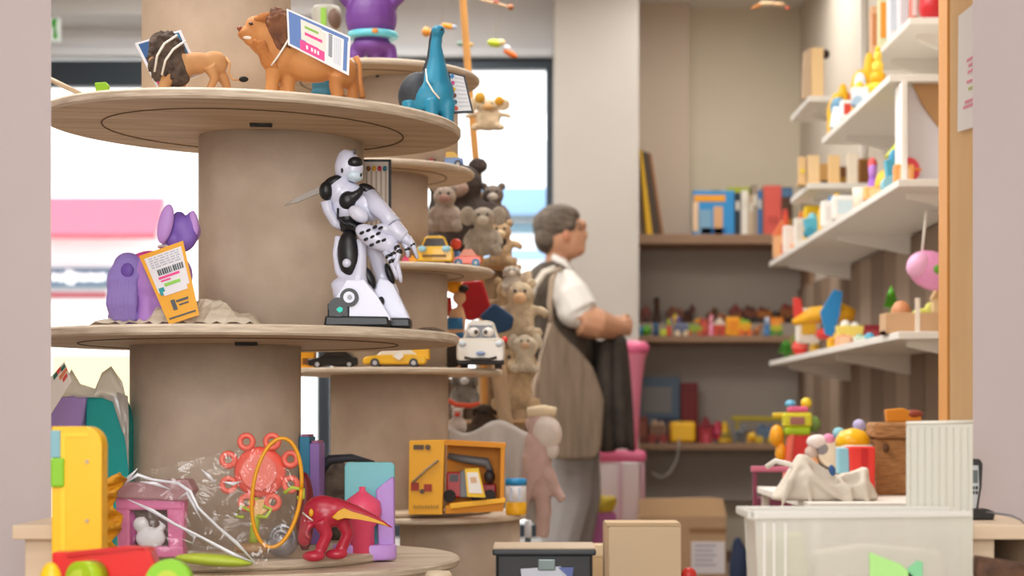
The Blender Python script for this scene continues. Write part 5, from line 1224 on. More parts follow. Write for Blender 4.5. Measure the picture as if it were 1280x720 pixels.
# brown boards on the lower wall; higher up their brown is painted shade
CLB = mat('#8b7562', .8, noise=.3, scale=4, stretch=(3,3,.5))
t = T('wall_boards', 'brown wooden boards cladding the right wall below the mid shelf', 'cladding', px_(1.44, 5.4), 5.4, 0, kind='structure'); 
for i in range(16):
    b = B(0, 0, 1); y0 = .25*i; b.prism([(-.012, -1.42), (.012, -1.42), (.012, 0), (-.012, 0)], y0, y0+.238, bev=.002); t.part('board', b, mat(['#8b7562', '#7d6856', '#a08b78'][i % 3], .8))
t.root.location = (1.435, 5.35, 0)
def pxx(X, d): return px_(X, d)
t = T('cabinet_divider', 'white side panel standing on the mid shelf by the wooden post', 'panel', px_(1.24, 5.3), 5.3, ZS['b'])
b = t.b(); x0, x1 = 1126, 1190; y = t.oy
b.prism([(1127, 102), (1134, 102), (1134, y), (1127, y)], -2, 40, bev=.8); t.part('upright', b, mat('#f0ece6', .5))
b = t.b(); b.prism([(1134, 104), (1184, 96), (1184, y), (1134, y)], 30, 36); t.part('panel', b, mat('#d9d6dc', .6))
b = t.b(); b.prism([(1146, 100), (1184, 98), (1184, 160), (1176, 150), (1160, 128)], 26, 30); t.part('brown_insert', b, mat('#b08658', .6))
t = T('wooden_post', 'broad light wooden post with a white notice at the right', 'post', px_(1.1, 4.19), 4.19, 0)
b = B(0, 0, 1); b.prism([(1.0-t.loc.x, -2.9), (1.24-t.loc.x, -2.9), (1.24-t.loc.x, 0), (1.0-t.loc.x, 0)], 0, .09, bev=.003)
t.part('post', b, mat('#ecc898', .5, noise=.6, scale=5, stretch=(5,5,.5), h2='#dcb07a'))
b = B(0, 0, 1); b.prism([(.994-t.loc.x, -2.9), (1.0-t.loc.x, -2.9), (1.0-t.loc.x, 0), (.994-t.loc.x, 0)], .0, .088); t.part('edge_strip', b, mat('#d18f3c', .5))
t = T('notice', 'white paper notice with faint pink print pinned on the wooden post', 'notice', 1225, 4.185, Z_(166, 4.185))
b = t.b(); q = [(1198, 20), (1240, -14), (1240, 152), (1197, 165)]; b.prism(q, -.5, .5); b.mi = 1
t.part('paper', b, mat('#f2f0ee', .6))
b = t.b()
for i, (u0, u1, v) in enumerate([(.25,.5,.42),(.3,.6,.47),(.28,.55,.52),(.25,.42,.6),(.3,.5,.66),(.2,.7,.76),(.15,.7,.8)]):
    b.mi = 0 if i != 4 else 1; b.patch(q, u0, v, u1, v+.025, -1.2, .5)
t.part('print', b, [mat('#e79aae', .6), mat('#c2d08a', .6)])

def onshelf(k, X, d, z, w, h, c, l, g, f=1.0):
    X = 1.1+(X-1.1)*(.6 if f > 1 else 1); wooden_toy(l, px_(X, d), d, z, w*(1+(f-1)*.6), h*f, c, k, g)
GA = 'toys on the lowest long white shelf'
za = ZS['a']
rows = [('tree', 1.13, 7.75, 22, 26, ['#3f8a22', '#5a9a3a'], 'green toy tree at the far end of the lowest white shelf'),
 ('ball', 1.13, 7.35, 20, 22, ['#e83a2e', '#f07a6a'], 'red ball right of the green toy tree'),
 ('animal', 1.2, 7.85, 34, 48, ['#7b7a28', '#8c6a3a', '#6a7a2c'], 'olive green plush animal behind the red ball'),
 ('figure', 1.15, 7.1, 16, 34, ['#f3c64a', '#f0d9a8', '#f0b93a'], 'yellow peg figure before the toy plane'),
 ('duck', 1.17, 6.8, 20, 26, ['#f5bd14', '#e8d04a', '#f2a81c'], 'yellow toy duck under the toy plane'),
 ('block', 1.15, 6.45, 20, 16, ['#f3b98c', '#f6cba4'], 'peach toy block on the lowest white shelf'),
 ('cart', 1.17, 6.2, 22, 14, ['#dfe6cf', '#8ec6a8', '#b9d0e0'], 'pale green toy cart on the lowest white shelf'),
 ('ball', 1.15, 5.95, 13, 12, ['#4aa0bf', '#7ac0d4'], 'small turquoise ball on the lowest white shelf'),
 ('cup', 1.18, 5.75, 18, 16, ['#f29a3a', '#f2b46a'], 'orange toy cup on the lowest white shelf'),
 ('cart', 1.2, 5.55, 20, 12, ['#c8a98c', '#b98468', '#8c5a3a'], 'tan little toy cart on the lowest white shelf'),
 ('block', 1.34, 6.9, 28, 34, ['#a02a3a', '#c44a4a'], 'crimson toy block behind the plane'),
 ('cart', 1.36, 6.3, 42, 20, ['#8a4a22', '#c23c24', '#5a3020'], 'red brown toy wagon at the wall behind the toy plane'),
 ('tree', 1.33, 5.7, 15, 42, ['#4c7a26', '#6a5a2c'], 'slim dark green toy tree near the wooden tray')]
for k, X, dd, w_, h_, c, l in rows: onshelf(k, X, dd, za, w_, h_, c, l, GA)
wooden_toy('big toy plane with yellow body, blue wing and red stripe on the white shelf', 1030, 6.95, za+.05, 78, 62, ['#f2b21c', '#2386c4', '#dd3d34'], 'plane', None)
wooden_toy('white and yellow cube with a blue dot leaning at the toy plane', 1010, 7.05, za+.04, 30, 44, ['#f0e9dc', '#f5c832'], 'block', None)
wooden_toy('yellow white toy boat right of the toy plane', 1062, 6.6, za+.02, 34, 30, ['#f4dc6a', '#f0ece2', '#e06a4a'], 'cart', None)
t = T('wooden_tray', 'light wooden tray with divider at the near end of the lowest white shelf', 'tray', 1150, 5.35, za); y = t.oy
b = t.b(); b.box(1106, y-26, 1192, y, -8, -4, bev=1).box(1106, y-26, 1192, y, 30, 34, bev=1).box(1106, y-26, 1110, y, -4, 30).box(1106, y-4, 1192, y, -4, 30); t.part('tray', b, mat('#c9a27a', .6))
b = t.b(); b.box(1142, y-44, 1148, y, -10, -8, bev=.6); t.part('divider', b, mat('#eadfce', .6))
wooden_toy('light tan toy drum with brown end inside the wooden tray', 1126, 5.38, za+.02, 26, 34, ['#c98a5c', '#8a5430'], 'ball', None)
wooden_toy('pale lime toy duck inside the wooden tray', 1152, 5.4, za+.02, 40, 34, ['#d9d86a', '#e8dcb4', '#c9cf5a'], 'duck', None)
wooden_toy('cream wooden toy house at the near end of the tray', 1176, 5.36, za+.02, 26, 60, ['#e2c494', '#d9b47a', '#c49a62'], 'house', None)
wooden_toy('small bright green toy behind the tray', 1114, 5.5, za+.06, 20, 40, ['#4c9a1e', '#6aae3a'], 'tree', None)
t = T('pink_basket', 'round pink toy basket with a green leaf hanging by the wooden post', 'basket', 1164, 5.3, Z_(364, 5.3)); y = t.oy
b = t.b(); b.ball((1164, 338, 0), (31, 18, 24), rot=24); bk = t.part('basket', b, mat('#ec9ccb', .5))
b = t.b(); b.ball((1146, 332, -8), (14, 12, 17), rot=30); t.part('pale_side', b, mat('#f2b4da', .5), parent=bk)
b = t.b(); b.ball((1174, 338, -17), (12, 3, 7)); t.part('leaf', b, mat('#5fa028', .5), parent=bk)
b = t.b(); b.tube([(1152, 322, 0), (1160, 262, 10), (1176, 262, 10), (1182, 322, 0)], 1.6, n=8); t.part('cord', b, CORD, parent=bk)
GBs = 'toys on the mid-height white shelf'; zb2 = ZS['b']
for k, X, dd, w_, h_, c, l in [
 ('house', 1.13, 7.8, 20, 34, ['#f2b680', '#e97a4a', '#d9662c'], 'orange cream toy house at the far end of the mid white shelf'),
 ('block', 1.12, 7.55, 12, 24, ['#f4efe8', '#f6f2ec'], 'white toy block next to the orange cream house'),
 ('figure', 1.18, 7.9, 10, 46, ['#d9402e', '#e0502e', '#c93a2a'], 'thin red peg toy at the far end of the mid white shelf'),
 ('block', 1.14, 7.3, 14, 26, ['#f0ebe4', '#e4dcd4'], 'cream white toy block with a grey face on the mid white shelf'),
 ('stack', 1.2, 7.5, 22, 36, ['#e98a2c', '#e8a84a', '#d97a3a'], 'orange stacking toy on the mid white shelf'),
 ('block', 1.19, 7.15, 20, 34, ['#f6cc14', '#f2c014'], 'bright yellow toy block on the mid white shelf'),
 ('cart', 1.14, 6.9, 26, 22, ['#58b4cc', '#7fc9d9', '#3f9ab4'], 'turquoise toy cart on the mid white shelf'),
 ('duck', 1.2, 6.85, 30, 40, ['#f6c22a', '#f0a81c', '#f4d24a'], 'yellow toy duck behind the turquoise cart'),
 ('block', 1.14, 6.55, 22, 24, ['#f4f0ea', '#e6e0d8'], 'ivory toy block right of the turquoise cart'),
 ('block', 1.14, 6.3, 24, 22, ['#efe8e0', '#cfe0e4'], 'ivory toy block with pale blue face'),
 ('box', 1.22, 6.6, 28, 30, ['#3f86bd', '#f07a94'], 'blue toy box with pink face on the mid white shelf'),
 ('cup', 1.15, 6.0, 18, 20, ['#f3e6cc', '#eccf8c'], 'cream toy cup on the mid white shelf'),
 ('figure', 1.2, 5.95, 16, 46, ['#a86acb', '#c48ae0', '#e05a5a'], 'lilac peg figure with red cap on the mid white shelf'),
 ('ball', 1.22, 5.8, 22, 30, ['#f2bc2c', '#e8a41c'], 'amber ball right of the lilac figure'),
 ('block', 1.14, 5.72, 24, 12, ['#f2c07a', '#f6d8a4'], 'low sand-coloured toy block near the shelf end'),
 ('cart', 1.2, 5.55, 26, 40, ['#4fb0c8', '#3f9ac0', '#8ccbd8'], 'sky blue toy cart near the white panel'),
 ('ball', 1.2, 5.4, 28, 30, ['#ee4f5e', '#f58a3a'], 'coral red ball beside the white panel'),
 ('house', 1.28, 5.6, 46, 62, ['#dfc94a', '#c9d43a', '#e0a82c'], 'yellow lime toy house behind the sky blue cart'),
 ('block', 1.15, 5.32, 20, 18, ['#f0a45a', '#f2c08a'], 'apricot toy block at the near end of the mid white shelf')]:
    onshelf(k, X, dd, zb2, w_, h_, c, l, GBs, 1.4)
# wooden stands on the short shelf
GW = 'pale wooden stands on the short far shelf'
for i, (x, w_, h_, c, l) in enumerate([(1003, 9, 36, '#e8c08a', 'pale wooden stand at the left end with a yellow dot'), (1017, 15, 38, '#f0cf9c', 'widest pale wooden stand, second from the left'), (1043, 14, 38, '#efc98e', 'pale wooden stand in the middle of the row'), (1066, 13, 40, '#efe2cc', 'whitish wooden stand on the right of the row')]):
    t = T('wooden_stand', l, 'wooden stand', x, 6.95, 1.66, GW); y = t.oy
    b = t.b(); b.box(x-w_/2, y-h_, x+w_/2, y, 0, 8, bev=.8); t.part('upright', b, mat(c, .6))
    b = t.b(); b.box(x-w_/2-2, y-3, x+w_/2+2, y, -6, 12, bev=.6); t.part('foot', b, mat(c, .6))
    if i == 0:
        b = t.b(); b.disc((x, y-18, -.8), 3, 1); t.part('dot', b, mat('#f0d03a', .5))
box_thing('toy_box', 'dark brown little box between the wooden stands', 'box', 1054, 7.2, 1.66, 10, 34, 20, '#7a4f26', [('front_patch', .1, .4, .9, .8, '#a9812c')])
box_thing('toy_box', 'brown wooden case behind the right wooden stand', 'box', 1083, 7.1, 1.66, 18, 40, 20, '#9a6426', [('front_patch', .1, .1, .6, .9, '#7d4d1c')])
box_thing('toy_box', 'tan box with a small dark window behind the stands', 'box', 1031, 7.15, 1.66, 12, 36, 20, '#c99a5a', [('front_patch', .1, .6, .9, .98, '#3a2a1a')])
t = T('wooden_box', 'upright pale wooden box on the far upper short shelf', 'wooden box', 1020, 6.95, 2.0); y = t.oy
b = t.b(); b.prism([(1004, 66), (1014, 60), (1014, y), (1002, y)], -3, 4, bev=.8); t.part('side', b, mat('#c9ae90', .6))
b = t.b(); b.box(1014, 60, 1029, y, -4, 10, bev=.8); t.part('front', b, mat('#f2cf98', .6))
b = t.b(); b.ball((1033, 67, 4), (5, 5, 6)); t.part('knob', b, mat('#33221c', .6))
# yellow toys on the upper shelf
zc2 = ZS['c']; GC = 'yellow toys on the upper white shelf'
for k, X, dd, w_, h_, c, l in [
 ('duck', 1.15, 6.5, 26, 50, ['#f6bd16', '#e86a2c', '#5f9ab8'], 'yellow toy duck with blue wing at the far end of the upper shelf'),
 ('figure', 1.12, 6.35, 20, 34, ['#dfe9f4', '#7fb4d8', '#f2c22a'], 'pale blue peg figure on the upper white shelf'),
 ('duck', 1.18, 6.1, 30, 62, ['#f3b40f', '#f5cb4a', '#e9eef6'], 'tall yellow toy duck on the upper white shelf'),
 ('block', 1.12, 6.15, 16, 18, ['#eef0f4', '#cf4a3a'], 'white toy block with red face on the upper white shelf'),
 ('cart', 1.13, 5.9, 24, 24, ['#e8edf4', '#f4c21e', '#a8c4dc'], 'white toy cart with yellow load on the upper white shelf'),
 ('stack', 1.13, 5.65, 20, 44, ['#f6c31a', '#f0b212', '#f6d04a'], 'yellow stacking toy near the corner of the upper white shelf')]:
    onshelf(k, X, dd, zc2, w_, h_, c, l, GC, 1.35)
GD = 'books and cartons on the topmost white shelf'
for x, dd, w_, h_, c, l, p in [(1094, 6.3, 10, 66, '#e6b58c', 'peach slim book on the topmost shelf', '#d08a5a'), (1104, 6.2, 10, 74, '#dfe0b4', 'pale green book with orange top on the topmost shelf', '#f0a23a'), (1117, 6.1, 12, 84, '#f0eef2', 'white book on the topmost shelf', '#d4dce8'), (1130, 6.0, 12, 90, '#e4dfe4', 'pale grey carton on the topmost shelf', '#d8d0d8'), (1143, 5.8, 8, 60, '#d96a5a', 'thin red edged card on the topmost shelf', '#efe6e0')]:
    box_thing('book', l, 'book', x, dd, 2.03, w_, h_, 14, c, [('cover_patch', .15, .15, .85, .75, p)], GD)
t = T('toy_ball', 'dark red ball on the topmost shelf beside the wooden post', 'ball', 1168, 5.75, 2.03, solo=True)
b = t.b(); b.ball((1168, t.oy-22, 0), (20, 20, 22)); t.one(b, mat('#c01a22', .4))
# ---------------------------------------------------------------- lower right: table, bag, basket, totes
t = T('display_table', 'low white display table behind the clear tote', 'table', 1080, 4.5, 0)
zt_ = .545; y = t.oy; yt_ = CY-(zt_-CZ)/t.u
b = t.b(); b.box(985, yt_, 1149, yt_+9, -170, 300, bev=1); t.part('tabletop', b, mat('#efe9e0', .5))
for x in (990, 1134):
    for dd in (-160, 280):
        b = t.b(); b.box(x, yt_+9, x+10, y, dd, dd+10, bev=1); t.part('leg', b, mat('#dcd4c8', .5))
t = T('wicker_basket', 'brown wicker basket with lid beside the white ribbed panel', 'basket', 1125, 4.55, zt_); y = t.oy
WK = mat('#b48350', .8, noise=.8, scale=30, stretch=(1,1,5), h2='#7d532c', bump=.9)
b = t.b(); b.prism([(1094, 548), (1150, 548), (1148, y), (1096, y)], 0, 50, bev=4); t.part('basket', b, WK)
b = t.b(); b.prism([(1092, 528), (1152, 528), (1152, 548), (1092, 548)], -4, 54, bev=4); t.part('lid', b, mat('#c08f5c', .8, noise=.8, scale=30, stretch=(1,1,5), h2='#8a5f36', bump=.9))
b = t.b(); b.ball((1107, 560, -3), (4, 4, 6)); t.part('clasp', b, mat('#5a3a20', .7))
t = T('toy_truck', 'orange and dark red toy on top of the wicker basket', 'toy', 1130, 4.62, Z_(528, 4.62)); y = t.oy
b = t.b(); b.prism([(1106, y-16), (1128, y-18), (1150, y-8), (1152, y), (1108, y)], -6, 8, bev=2); t.part('body', b, mat('#d88a1c', .5))
b = t.b(); b.ball((1142, y-10, 0), (12, 8, 6)); t.part('load', b, mat('#8e3a24', .5))
t = T('red_bucket', 'red plastic toy bucket with a blue strip next to the wicker basket', 'bucket', 1074, 4.5, zt_); y = t.oy
b = t.b(); b.prism([(1058, 558), (1092, 558), (1091, y), (1062, y)], -14, 16, bev=3); t.part('bucket', b, mat('#e63a32', .35))
b = t.b(); b.box(1046, 560, 1060, 592, -12, 10, bev=2); t.part('blue_strip', b, mat('#8cc4d6', .4))
b = t.b(); b.box(1074, 560, 1082, 596, -15.5, -14); t.part('stripe', b, mat('#c41c1c', .4))
t = T('yellow_dome', 'glossy yellow toy dome on the red bucket', 'toy', 1066, 4.6, zt_+.105); y = t.oy
b = t.b(); b.lathe([(22, 558), (21, 548), (15, 539), (6, 536), (0, 535)], 1066, n=28); t.part('dome', b, mat('#f4bb12', .3))
b = t.b(); b.lathe([(23, 561), (24, 559), (23, 556)], 1068, n=28); t.part('rim', b, mat('#e8e4de', .4))
t = T('toy_pile', 'white and pink doll clothes heaped on the canvas bag', 'toy clothes', 1025, 4.75, zt_+.03); y = t.oy
for i, (x, yy, rx, rz, c, nm) in enumerate([(1022, 552, 14, 9, '#e9dfda', 'sleeve'), (1036, 549, 8, 7, '#e58fb4', 'bow'), (1050, 543, 10, 8, '#8cc2cc', 'cap'), (1030, 562, 10, 10, '#8a8688', 'collar'), (1014, 566, 9, 8, '#c8b4a8', 'sleeve'), (1014, 580, 12, 9, '#efb27c', 'skirt'), (1040, 566, 18, 20, '#e6dcc4', 'dress'), (1074, 532, 8, 8, '#b8b0d8', 'cap')]):
    b = t.b(); b.ball((x, yy, 0), (rx, 10, rz), rot=20*i); t.part(nm, b, mat(c, .8, bump=.4, scale=30))
t = T('stacking_toy', 'tall toy tower in red, lime and yellow behind the canvas bag', 'toy tower', 994, 5.6, .53); y = t.oy
b = t.b(); b.prism([(986, 542), (1012, 542), (1008, y), (984, y)], -10, 10, bev=2); t.part('red_block', b, mat('#dc2a26', .4))
b = t.b(); b.prism([(984, 544), (992, 542), (986, y), (978, y)], -12, 8, bev=2); t.part('pink_edge', b, mat('#f0705a', .4))
b = t.b(); b.box(980, 534, 1012, 544, -12, 10, bev=3); t.part('lime_block', b, mat('#a4c212', .4))
b = t.b(); b.box(978, 516, 1014, 534, -11, 10, bev=3); t.part('yellow_block', b, mat('#d6ce2c', .4))
b = t.b(); b.box(986, 521, 1004, 531, -12.5, -10, bev=1); t.part('window_piece', b, mat('#a2665c', .5))
b = t.b(); b.box(984, 508, 1010, 516, -8, 8, bev=3); t.part('pink_block', b, mat('#dc5f86', .4))
b = t.b(); b.ball((988, 505, 0), (7, 6, 5)); t.part('blue_knob', b, mat('#67b2d4', .4))
b = t.b(); b.ball((1008, 504, 0), (7, 6, 7)); t.part('yellow_knob', b, mat('#f0cc2c', .4))
b = t.b(); b.ball((971, 545, 0), (9, 8, 14)).ball((976, 566, 0), (7, 7, 14)); t.part('orange_arm', b, mat('#f2a414', .35))
b = t.b(); b.ball((1018, 530, 6), (9, 8, 10)); t.part('green_knob', b, mat('#7a9a4c', .5))
b = t.b(); b.box(966, 516, 982, 522, 0, 8, bev=2); t.part('yellow_beam', b, mat('#dfc02c', .4))
t = T('toy_stall', 'pink metal framed toy stand with dark inside left of the canvas bag', 'toy stand', 962, 5.4, 0); y = t.oy
for x in (941, 985):
    b = t.b(); b.box(x, 584, x+5, y, -3, 3, bev=1); t.part('leg', b, mat('#8e3a58', .5))
b = t.b(); b.box(939, 583, 992, 590, -5, 5, bev=1.5); t.part('top_bar', b, mat('#d6708c', .4))
b = t.b(); b.box(946, 622, 985, 648, -2, 30, bev=1); t.part('box', b, mat('#7c3a52', .6))
b = t.b(); b.box(941, 650, 990, 656, -5, 60, bev=1); t.part('shelf', b, mat('#5c4638', .6))
t = T('canvas_bag', 'slouching off-white canvas bag standing on the display table', 'bag', 1025, 4.3, zt_); y = t.oy
b = t.b(); b.prism([(962, y), (972, 612), (986, 590), (1000, 566), (1010, 570), (1024, 584), (1044, 596), (1064, 592), (1084, 582), (1084, 604), (1092, y)], -16, 22, bev=4)
b.prism([(962, y), (980, 604), (1004, 586), (1030, 606), (1060, 608), (1084, 600), (1096, y)], -30, 10, bev=5)
CV = mat('#d9cfc0', .9, noise=.25, scale=10, bump=.5)
b.tube([(1078, 588, -14), (1074, 606, -30), (1080, 632, -34)], [4, 6, 3]).tube([(1000, 572, -12), (1010, 594, -30), (1036, 616, -35), (1070, 634, -34)], [4, 5, 4, 2]).tube([(1000, 574, -12), (984, 600, -30), (972, 634, -32)], [4, 5, 2]).tube([(1004, 576, -16), (1004, 606, -32), (1010, 636, -34)], [3, 4, 2]).tube([(1046, 598, -20), (1056, 612, -33), (1060, 634, -34)], [3, 4, 2])
t.part('sack', b, CV, remesh=.005, smooth_it=5)
b = t.b(); b.tube([(957, 584, -6), (968, 576, -8), (985, 580, -10), (1000, 590, -14)], 3.4, n=8, flat=.5); t.part('handle', b, mat('#ece6dc', .9))
b = t.b(); b.ball((1035, 587, -30), (4, 3, 7), rot=-15); t.part('blue_tag', b, mat('#2f5a94', .6))
# clear totes on the foreground counter
zc = .47
t = T('clear_tote', 'large clear plastic storage tote in the lower right foreground', 'storage tote', 1075, 2.24, zc); y = t.oy
TC = clear('#d2d0c4', .4, .3, .05)
b = t.b(); b.prism([(940, 650), (946, 644), (1209, 644), (1209, y), (948, y)], -28, -26.5); t.part('front_wall', b, TC)
b = t.b(); b.prism([(940, 640), (1216, 640), (1216, y), (948, y)], 84, 85); t.part('back_wall', b, clear('#e6e1da', .3, .25, .08))
b = t.b(); b.box(944, 644, 946, y, -26, 84); t.part('side_wall', b, clear('#e6e1da', .4, .25, .08))
b = t.b(); b.prism([(932, 637), (1208, 637), (1208, 645), (934, 648)], -32, -24, bev=2).box(930, 637, 940, 647, -32, 90, bev=2).box(930, 637, 1208, 645, 82, 90, bev=2); t.part('rim', b, clear('#e4e2dc', .7, .2, .08))
for x in (950, 962, 976):
    b = t.b(); b.box(x, 652, x+3, y, -29.5, -28); t.part('rib', b, clear('#f0ece8', .75, .2))
b = t.b(); b.prism([(1081, 688), (1120, 703), (1136, 718), (1110, 740), (1082, 740)], -30, -28.2, bev=.4); b.mi = 1; b.prism([(1128, 708), (1140, 698), (1147, 700), (1146, 740), (1130, 740)], -30, -28.2, bev=.4); t.part('leaf_print', b, [mat('#a6dc84', .5), mat('#7fc794', .5)])
t = T('plastic_sheet', 'frosted ribbed plastic sheet standing up at the right foreground', 'plastic sheet', 1174, 2.342, zc); y = t.oy
b = t.b(); b.prism([(1133, 531), (1136, 528), (1216, 528), (1216, y), (1133, y)], 0, 2); t.part('sheet', b, clear('#d6d4c8', .8, .35, .06))
b = t.b()
for i in range(9): b.tube([(1138+9*i, 534, -.2), (1138+9*i, y, -.2)], 1.2, n=6)
t.part('ribs', b, clear('#dddace', .5, .4, .03)); 
b = t.b(); b.tube([(1133, 529, 0), (1216, 527, 0)], 2.2, n=8); t.part('top_edge', b, mat('#e4e0d4', .4))

t = T('folded_fabric', 'pale yellow green bundle seen dimly inside the clear tote', 'fabric', 985, 2.25, zc+.006, solo=True)
b = t.b(); b.prism([(962, 670), (1004, 664), (1010, 700), (1008, t.oy), (960, t.oy)], -8, 30, bev=6); t.one(b, mat('#cfd0a0', .9), subd=1)
t = T('folded_fabric', 'cream bundle filling the rest of the clear tote', 'fabric', 1100, 2.26, zc+.006, solo=True)
b = t.b(); b.prism([(1016, 690), (1080, 680), (1180, 688), (1190, t.oy), (1016, t.oy)], -10, 40, bev=8); t.one(b, mat('#ddd6c8', .9), subd=1)
# ---------------------------------------------------------------- low table with tray and cartons (bottom middle)
t = T('low_table', 'low light wooden table carrying the black box and pale carton', 'table', 745, 3.9, 0); y = t.oy; zl = .33; yl = CY-(zl-CZ)/t.u
b = t.b(); b.box(600, yl, 900, yl+10, -40, 150, bev=1); t.part('tabletop', b, mat('#d9bd94', .6, noise=.3, scale=5))
for x in (606, 884):
    for dd in (-34, 135):
        b = t.b(); b.box(x, yl+10, x+10, y, dd, dd+10, bev=1); t.part('leg', b, mat('#c9a97e', .6))
t = T('cardboard_box', 'pale kraft cardboard box, tall, at the bottom middle', 'cardboard box', 804, 3.9, zl); y = t.oy
b = t.b(); b.box(760, 657, 850, y, -20, 36, bev=1.5); t.part('carton', b, mat('#d6bd9c', .8))
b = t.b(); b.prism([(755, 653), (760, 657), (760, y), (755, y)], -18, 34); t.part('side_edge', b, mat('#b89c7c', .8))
b = t.b(); b.prism([(756, 652), (848, 652), (851, 657), (758, 657)], -20, 34, bev=.6); t.part('lid', b, mat('#caae8a', .8))
t = T('black_tray', 'glossy black box with a white paper and clear clip on its front', 'box', 680, 3.85, zl); y = t.oy
b = t.b(); b.box(620, 690, 740, y, -30, 60, bev=4); t.part('box', b, mat('#23262b', .25, coat=.3))
b = t.b(); b.box(616, 684, 744, 692, -34, 64, bev=2.5); t.part('rim', b, mat('#30343a', .3))
b = t.b(); b.box(617, 682, 743, 685, -32, 62, bev=1); t.part('lid', b, mat('#c9b49a', .5))
b = t.b(); b.prism([(651, 708), (700, 705), (716, 726), (712, 740), (654, 740)], -36, -34.5); t.part('paper', b, mat('#dfe5f2', .6))
b = t.b(); b.prism([(697, 706), (716, 706), (714, 722)], -37, -36); t.part('print', b, mat('#6a7ab8', .6), label='blue print on the paper')
b = t.b(); b.box(672, 696, 694, 710, -38, -35, bev=1.5); t.part('clip', b, mat('#8a9a9c', .2, metal=.5))
box_thing('wooden_box', 'plain pale wooden box partly hidden between the black box and the kraft carton', 'wooden box', 712, 4.3, 0, 90, 222, 40, '#d2b78e', [('lid_edge', 0, 0, 1, .06, '#e4d0ae')])
t = T('wooden_disc', 'rounded pale wooden disc end at the bottom, right of the front tower', 'wooden disc', 548, 3.0, Z_(730, 3.0), solo=True)
b = t.b(); b.lathe([(14, 730), (17, 726), (17, 718), (14, 714)], 548, n=32); t.one(b, mat('#dcc9ac', .6))
t = T('white_bottle', 'small white tube behind the bottom shelf of the rear tower', 'bottle', 660, 4.6, Z_(684, 4.6)); y = t.oy
b = t.b(); b.lathe([(4.5, y-12), (4.5, y-32), (3, y-34), (0, y-34)], 660); t.part('tube', b, mat('#e8eef8', .4))
b = t.b(); b.lathe([(4, y), (4, y-12)], 660); t.part('cap', b, mat('#5a6a74', .4))
box_thing('storage_box', 'beige box supporting the white tube', 'box', 664, 4.6, 0, 30, 1, 20, '#c9b08c') if False else None

# ---------------------------------------------------------------- near wall: side tables, telephone
WT = mat('#d6c0a6', .6, noise=.4, scale=5, stretch=(1,8,8), h2='#b89a7c')
def side_table(label, xa, xb, leg_x, m2):
    t = T('side_table', label, 'table', px_((xa+xb)/2, 2.35), 2.35, 0)
    def pb(name, x0, x1, y0, y1, z0, z1, m, lab=None):
        b = B(0, 0, 1); b.prism([(x0-t.loc.x, -z1), (x1-t.loc.x, -z1), (x1-t.loc.x, -z0), (x0-t.loc.x, -z0)], y0-2.35, y1-2.35, bev=.0015); return t.part(name, b, m, label=lab)
    pb('tabletop', xa, xb, 2.35, 2.6, .585, .604, WT)
    for x0, x1 in leg_x: pb('side_panel', x0, x1, 2.37, 2.59, 0, .585, WT)
    pb('back_panel', min(leg_x[0][0], xa)+.01, xb-.01, 2.585, 2.597, 0, .585, m2)  # dark panel put in for the shade of the gap under the tabletop
    return t
side_table('pale wooden side table corner against the pink wall at the far left', X_(15, 2.35), X_(72, 2.35), [(X_(31, 2.37), X_(68, 2.37))], mat('#3a2a22', .7))
side_table('pale wooden side table holding the telephone at the far right', X_(1180, 2.35), X_(1310, 2.35), [(X_(1190, 2.37), X_(1243, 2.37)), (X_(1290, 2.37), X_(1300, 2.37))], mat('#34364a', .7))
t = T('cordless_phone', 'black and silver cordless telephone standing in its black dock', 'telephone', 1220, 2.48, .604); y = t.oy
b = t.b(); b.prism([(1196, y-14), (1232, y-14), (1242, y-10), (1240, y), (1194, y)], -10, 14, bev=2); t.part('dock', b, mat('#1b1b1d', .3))
b = t.b(); b.prism([(1203, y-12), (1207, y-70), (1212, y-76), (1224, y-76), (1228, y-70), (1226, y-40), (1222, y-12)], -4, 5, bev=2); hs = t.part('handset', b, mat('#202124', .3))
b = t.b(); b.prism([(1206, y-14), (1209, y-68), (1222, y-68), (1223, y-40), (1219, y-14)], -5, -3.6, bev=.6); t.part('front_plate', b, mat('#b9bdc2', .3, metal=.4), parent=hs)
b = t.b(); b.box(1210, y-62, 1221, y-46, -6, -4.6, bev=.4); t.part('screen', b, mat('#5f6a6c', .2), parent=hs)
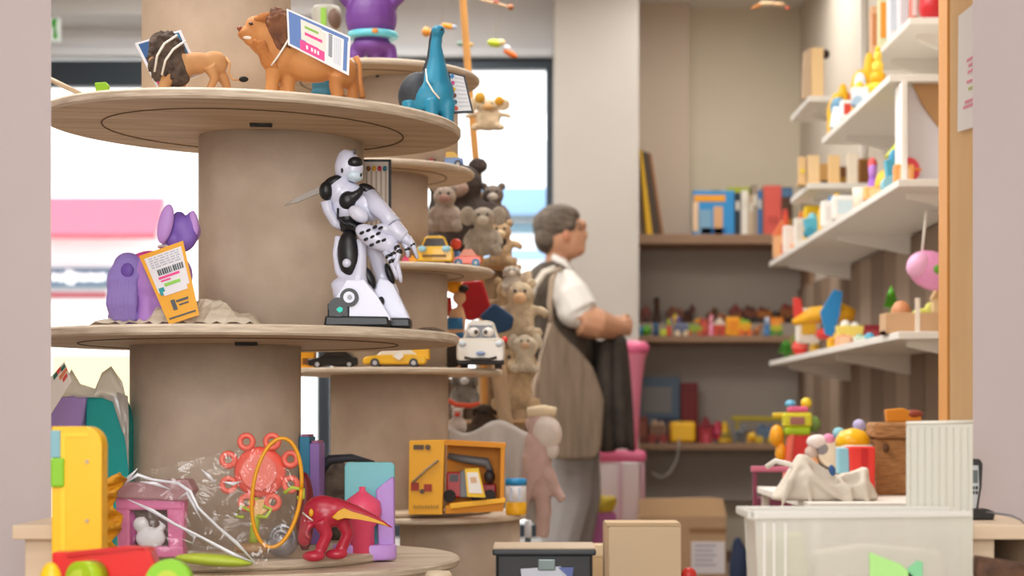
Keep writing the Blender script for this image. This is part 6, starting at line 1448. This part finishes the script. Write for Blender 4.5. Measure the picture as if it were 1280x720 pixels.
for i in range(2):
    for j in range(3):
        b = t.b(); b.box(1210+4*j, y-42+6*i, 1213+4*j, y-38+6*i, -6, -4.6, bev=.3); t.part('key', b, DARKM, parent=hs)
t = T('phone_cord', 'grey cord running from the telephone dock over the table edge', 'cord', 1262, 2.4, .604, solo=True)
b = t.b(); yy = t.oy; b.tube([(1238, 641, 20), (1248, 642, 4), (1258, 643, -20), (1266, 648, -36), (1273, 656, -46), (1277, 672, -50), (1278, 700, -50), (1278, 760, -50)], 1.1, n=8); t.one(b, mat('#5c5c60', .5))
t = T('wooden_chair', 'dark brown rough wooden chair top at the bottom right corner', 'chair', 1250, 2.25, Z_(760, 2.25), solo=True)
b = t.b(); b.prism([(1218, 694), (1250, 699), (1295, 707), (1295, 735), (1218, 722)], -12, 12, bev=4).tube([(1228, 715, 0), (1230, 760, 0)], 7).tube([(1272, 720, 0), (1275, 760, 0)], 7)
t.one(b, mat('#6a4731', .7, noise=.9, scale=40, h2='#2e1c12', bump=.7))
t = T('exit_sign', 'white sign with green pictogram high on the wall at the far left', 'sign', 66, 8.6, Z_(52, 8.6)); y = t.oy
b = t.b(); b.box(48, 22, 75, 52, 0, 6, bev=.6); t.part('panel', b, mat('#e6f0ee', .5))
b = t.b(); b.prism([(66, 24), (71, 23), (70, 34), (72, 48), (67, 48), (68, 36), (64, 30)], -1, 0); t.part('pictogram', b, mat('#3fa83c', .5))
b = t.b(); top = CY-(2.9-CZ)/t.u; b.tube([(60, top, 3), (60, 22, 3)], .5, n=6); t.part('hanger', b, ALU)
t = T('toy_stick', 'pale wooden stick pointing in from the left with a green toy tip', 'stick', 80, 3.35, dk[0][1]+.009)
b = t.b(); b.tube([(30, 88, 0), (60, 98, 0), (106, 120, 0)], 3.2, n=10); t.part('stick', b, mat('#cbb89c', .6))
b = t.b(); b.prism([(119, 104), (133, 103), (137, 108), (134, 118), (121, 118)], -4, 4, bev=1); t.part('tip', b, mat('#8cc21e', .5), label='green tip')
b = t.b(); b.tube([(104, 117, 0), (116, 118, 0), (128, 112, 0)], 1.6, n=6); t.part('wire', b, mat('#5c5248', .6))
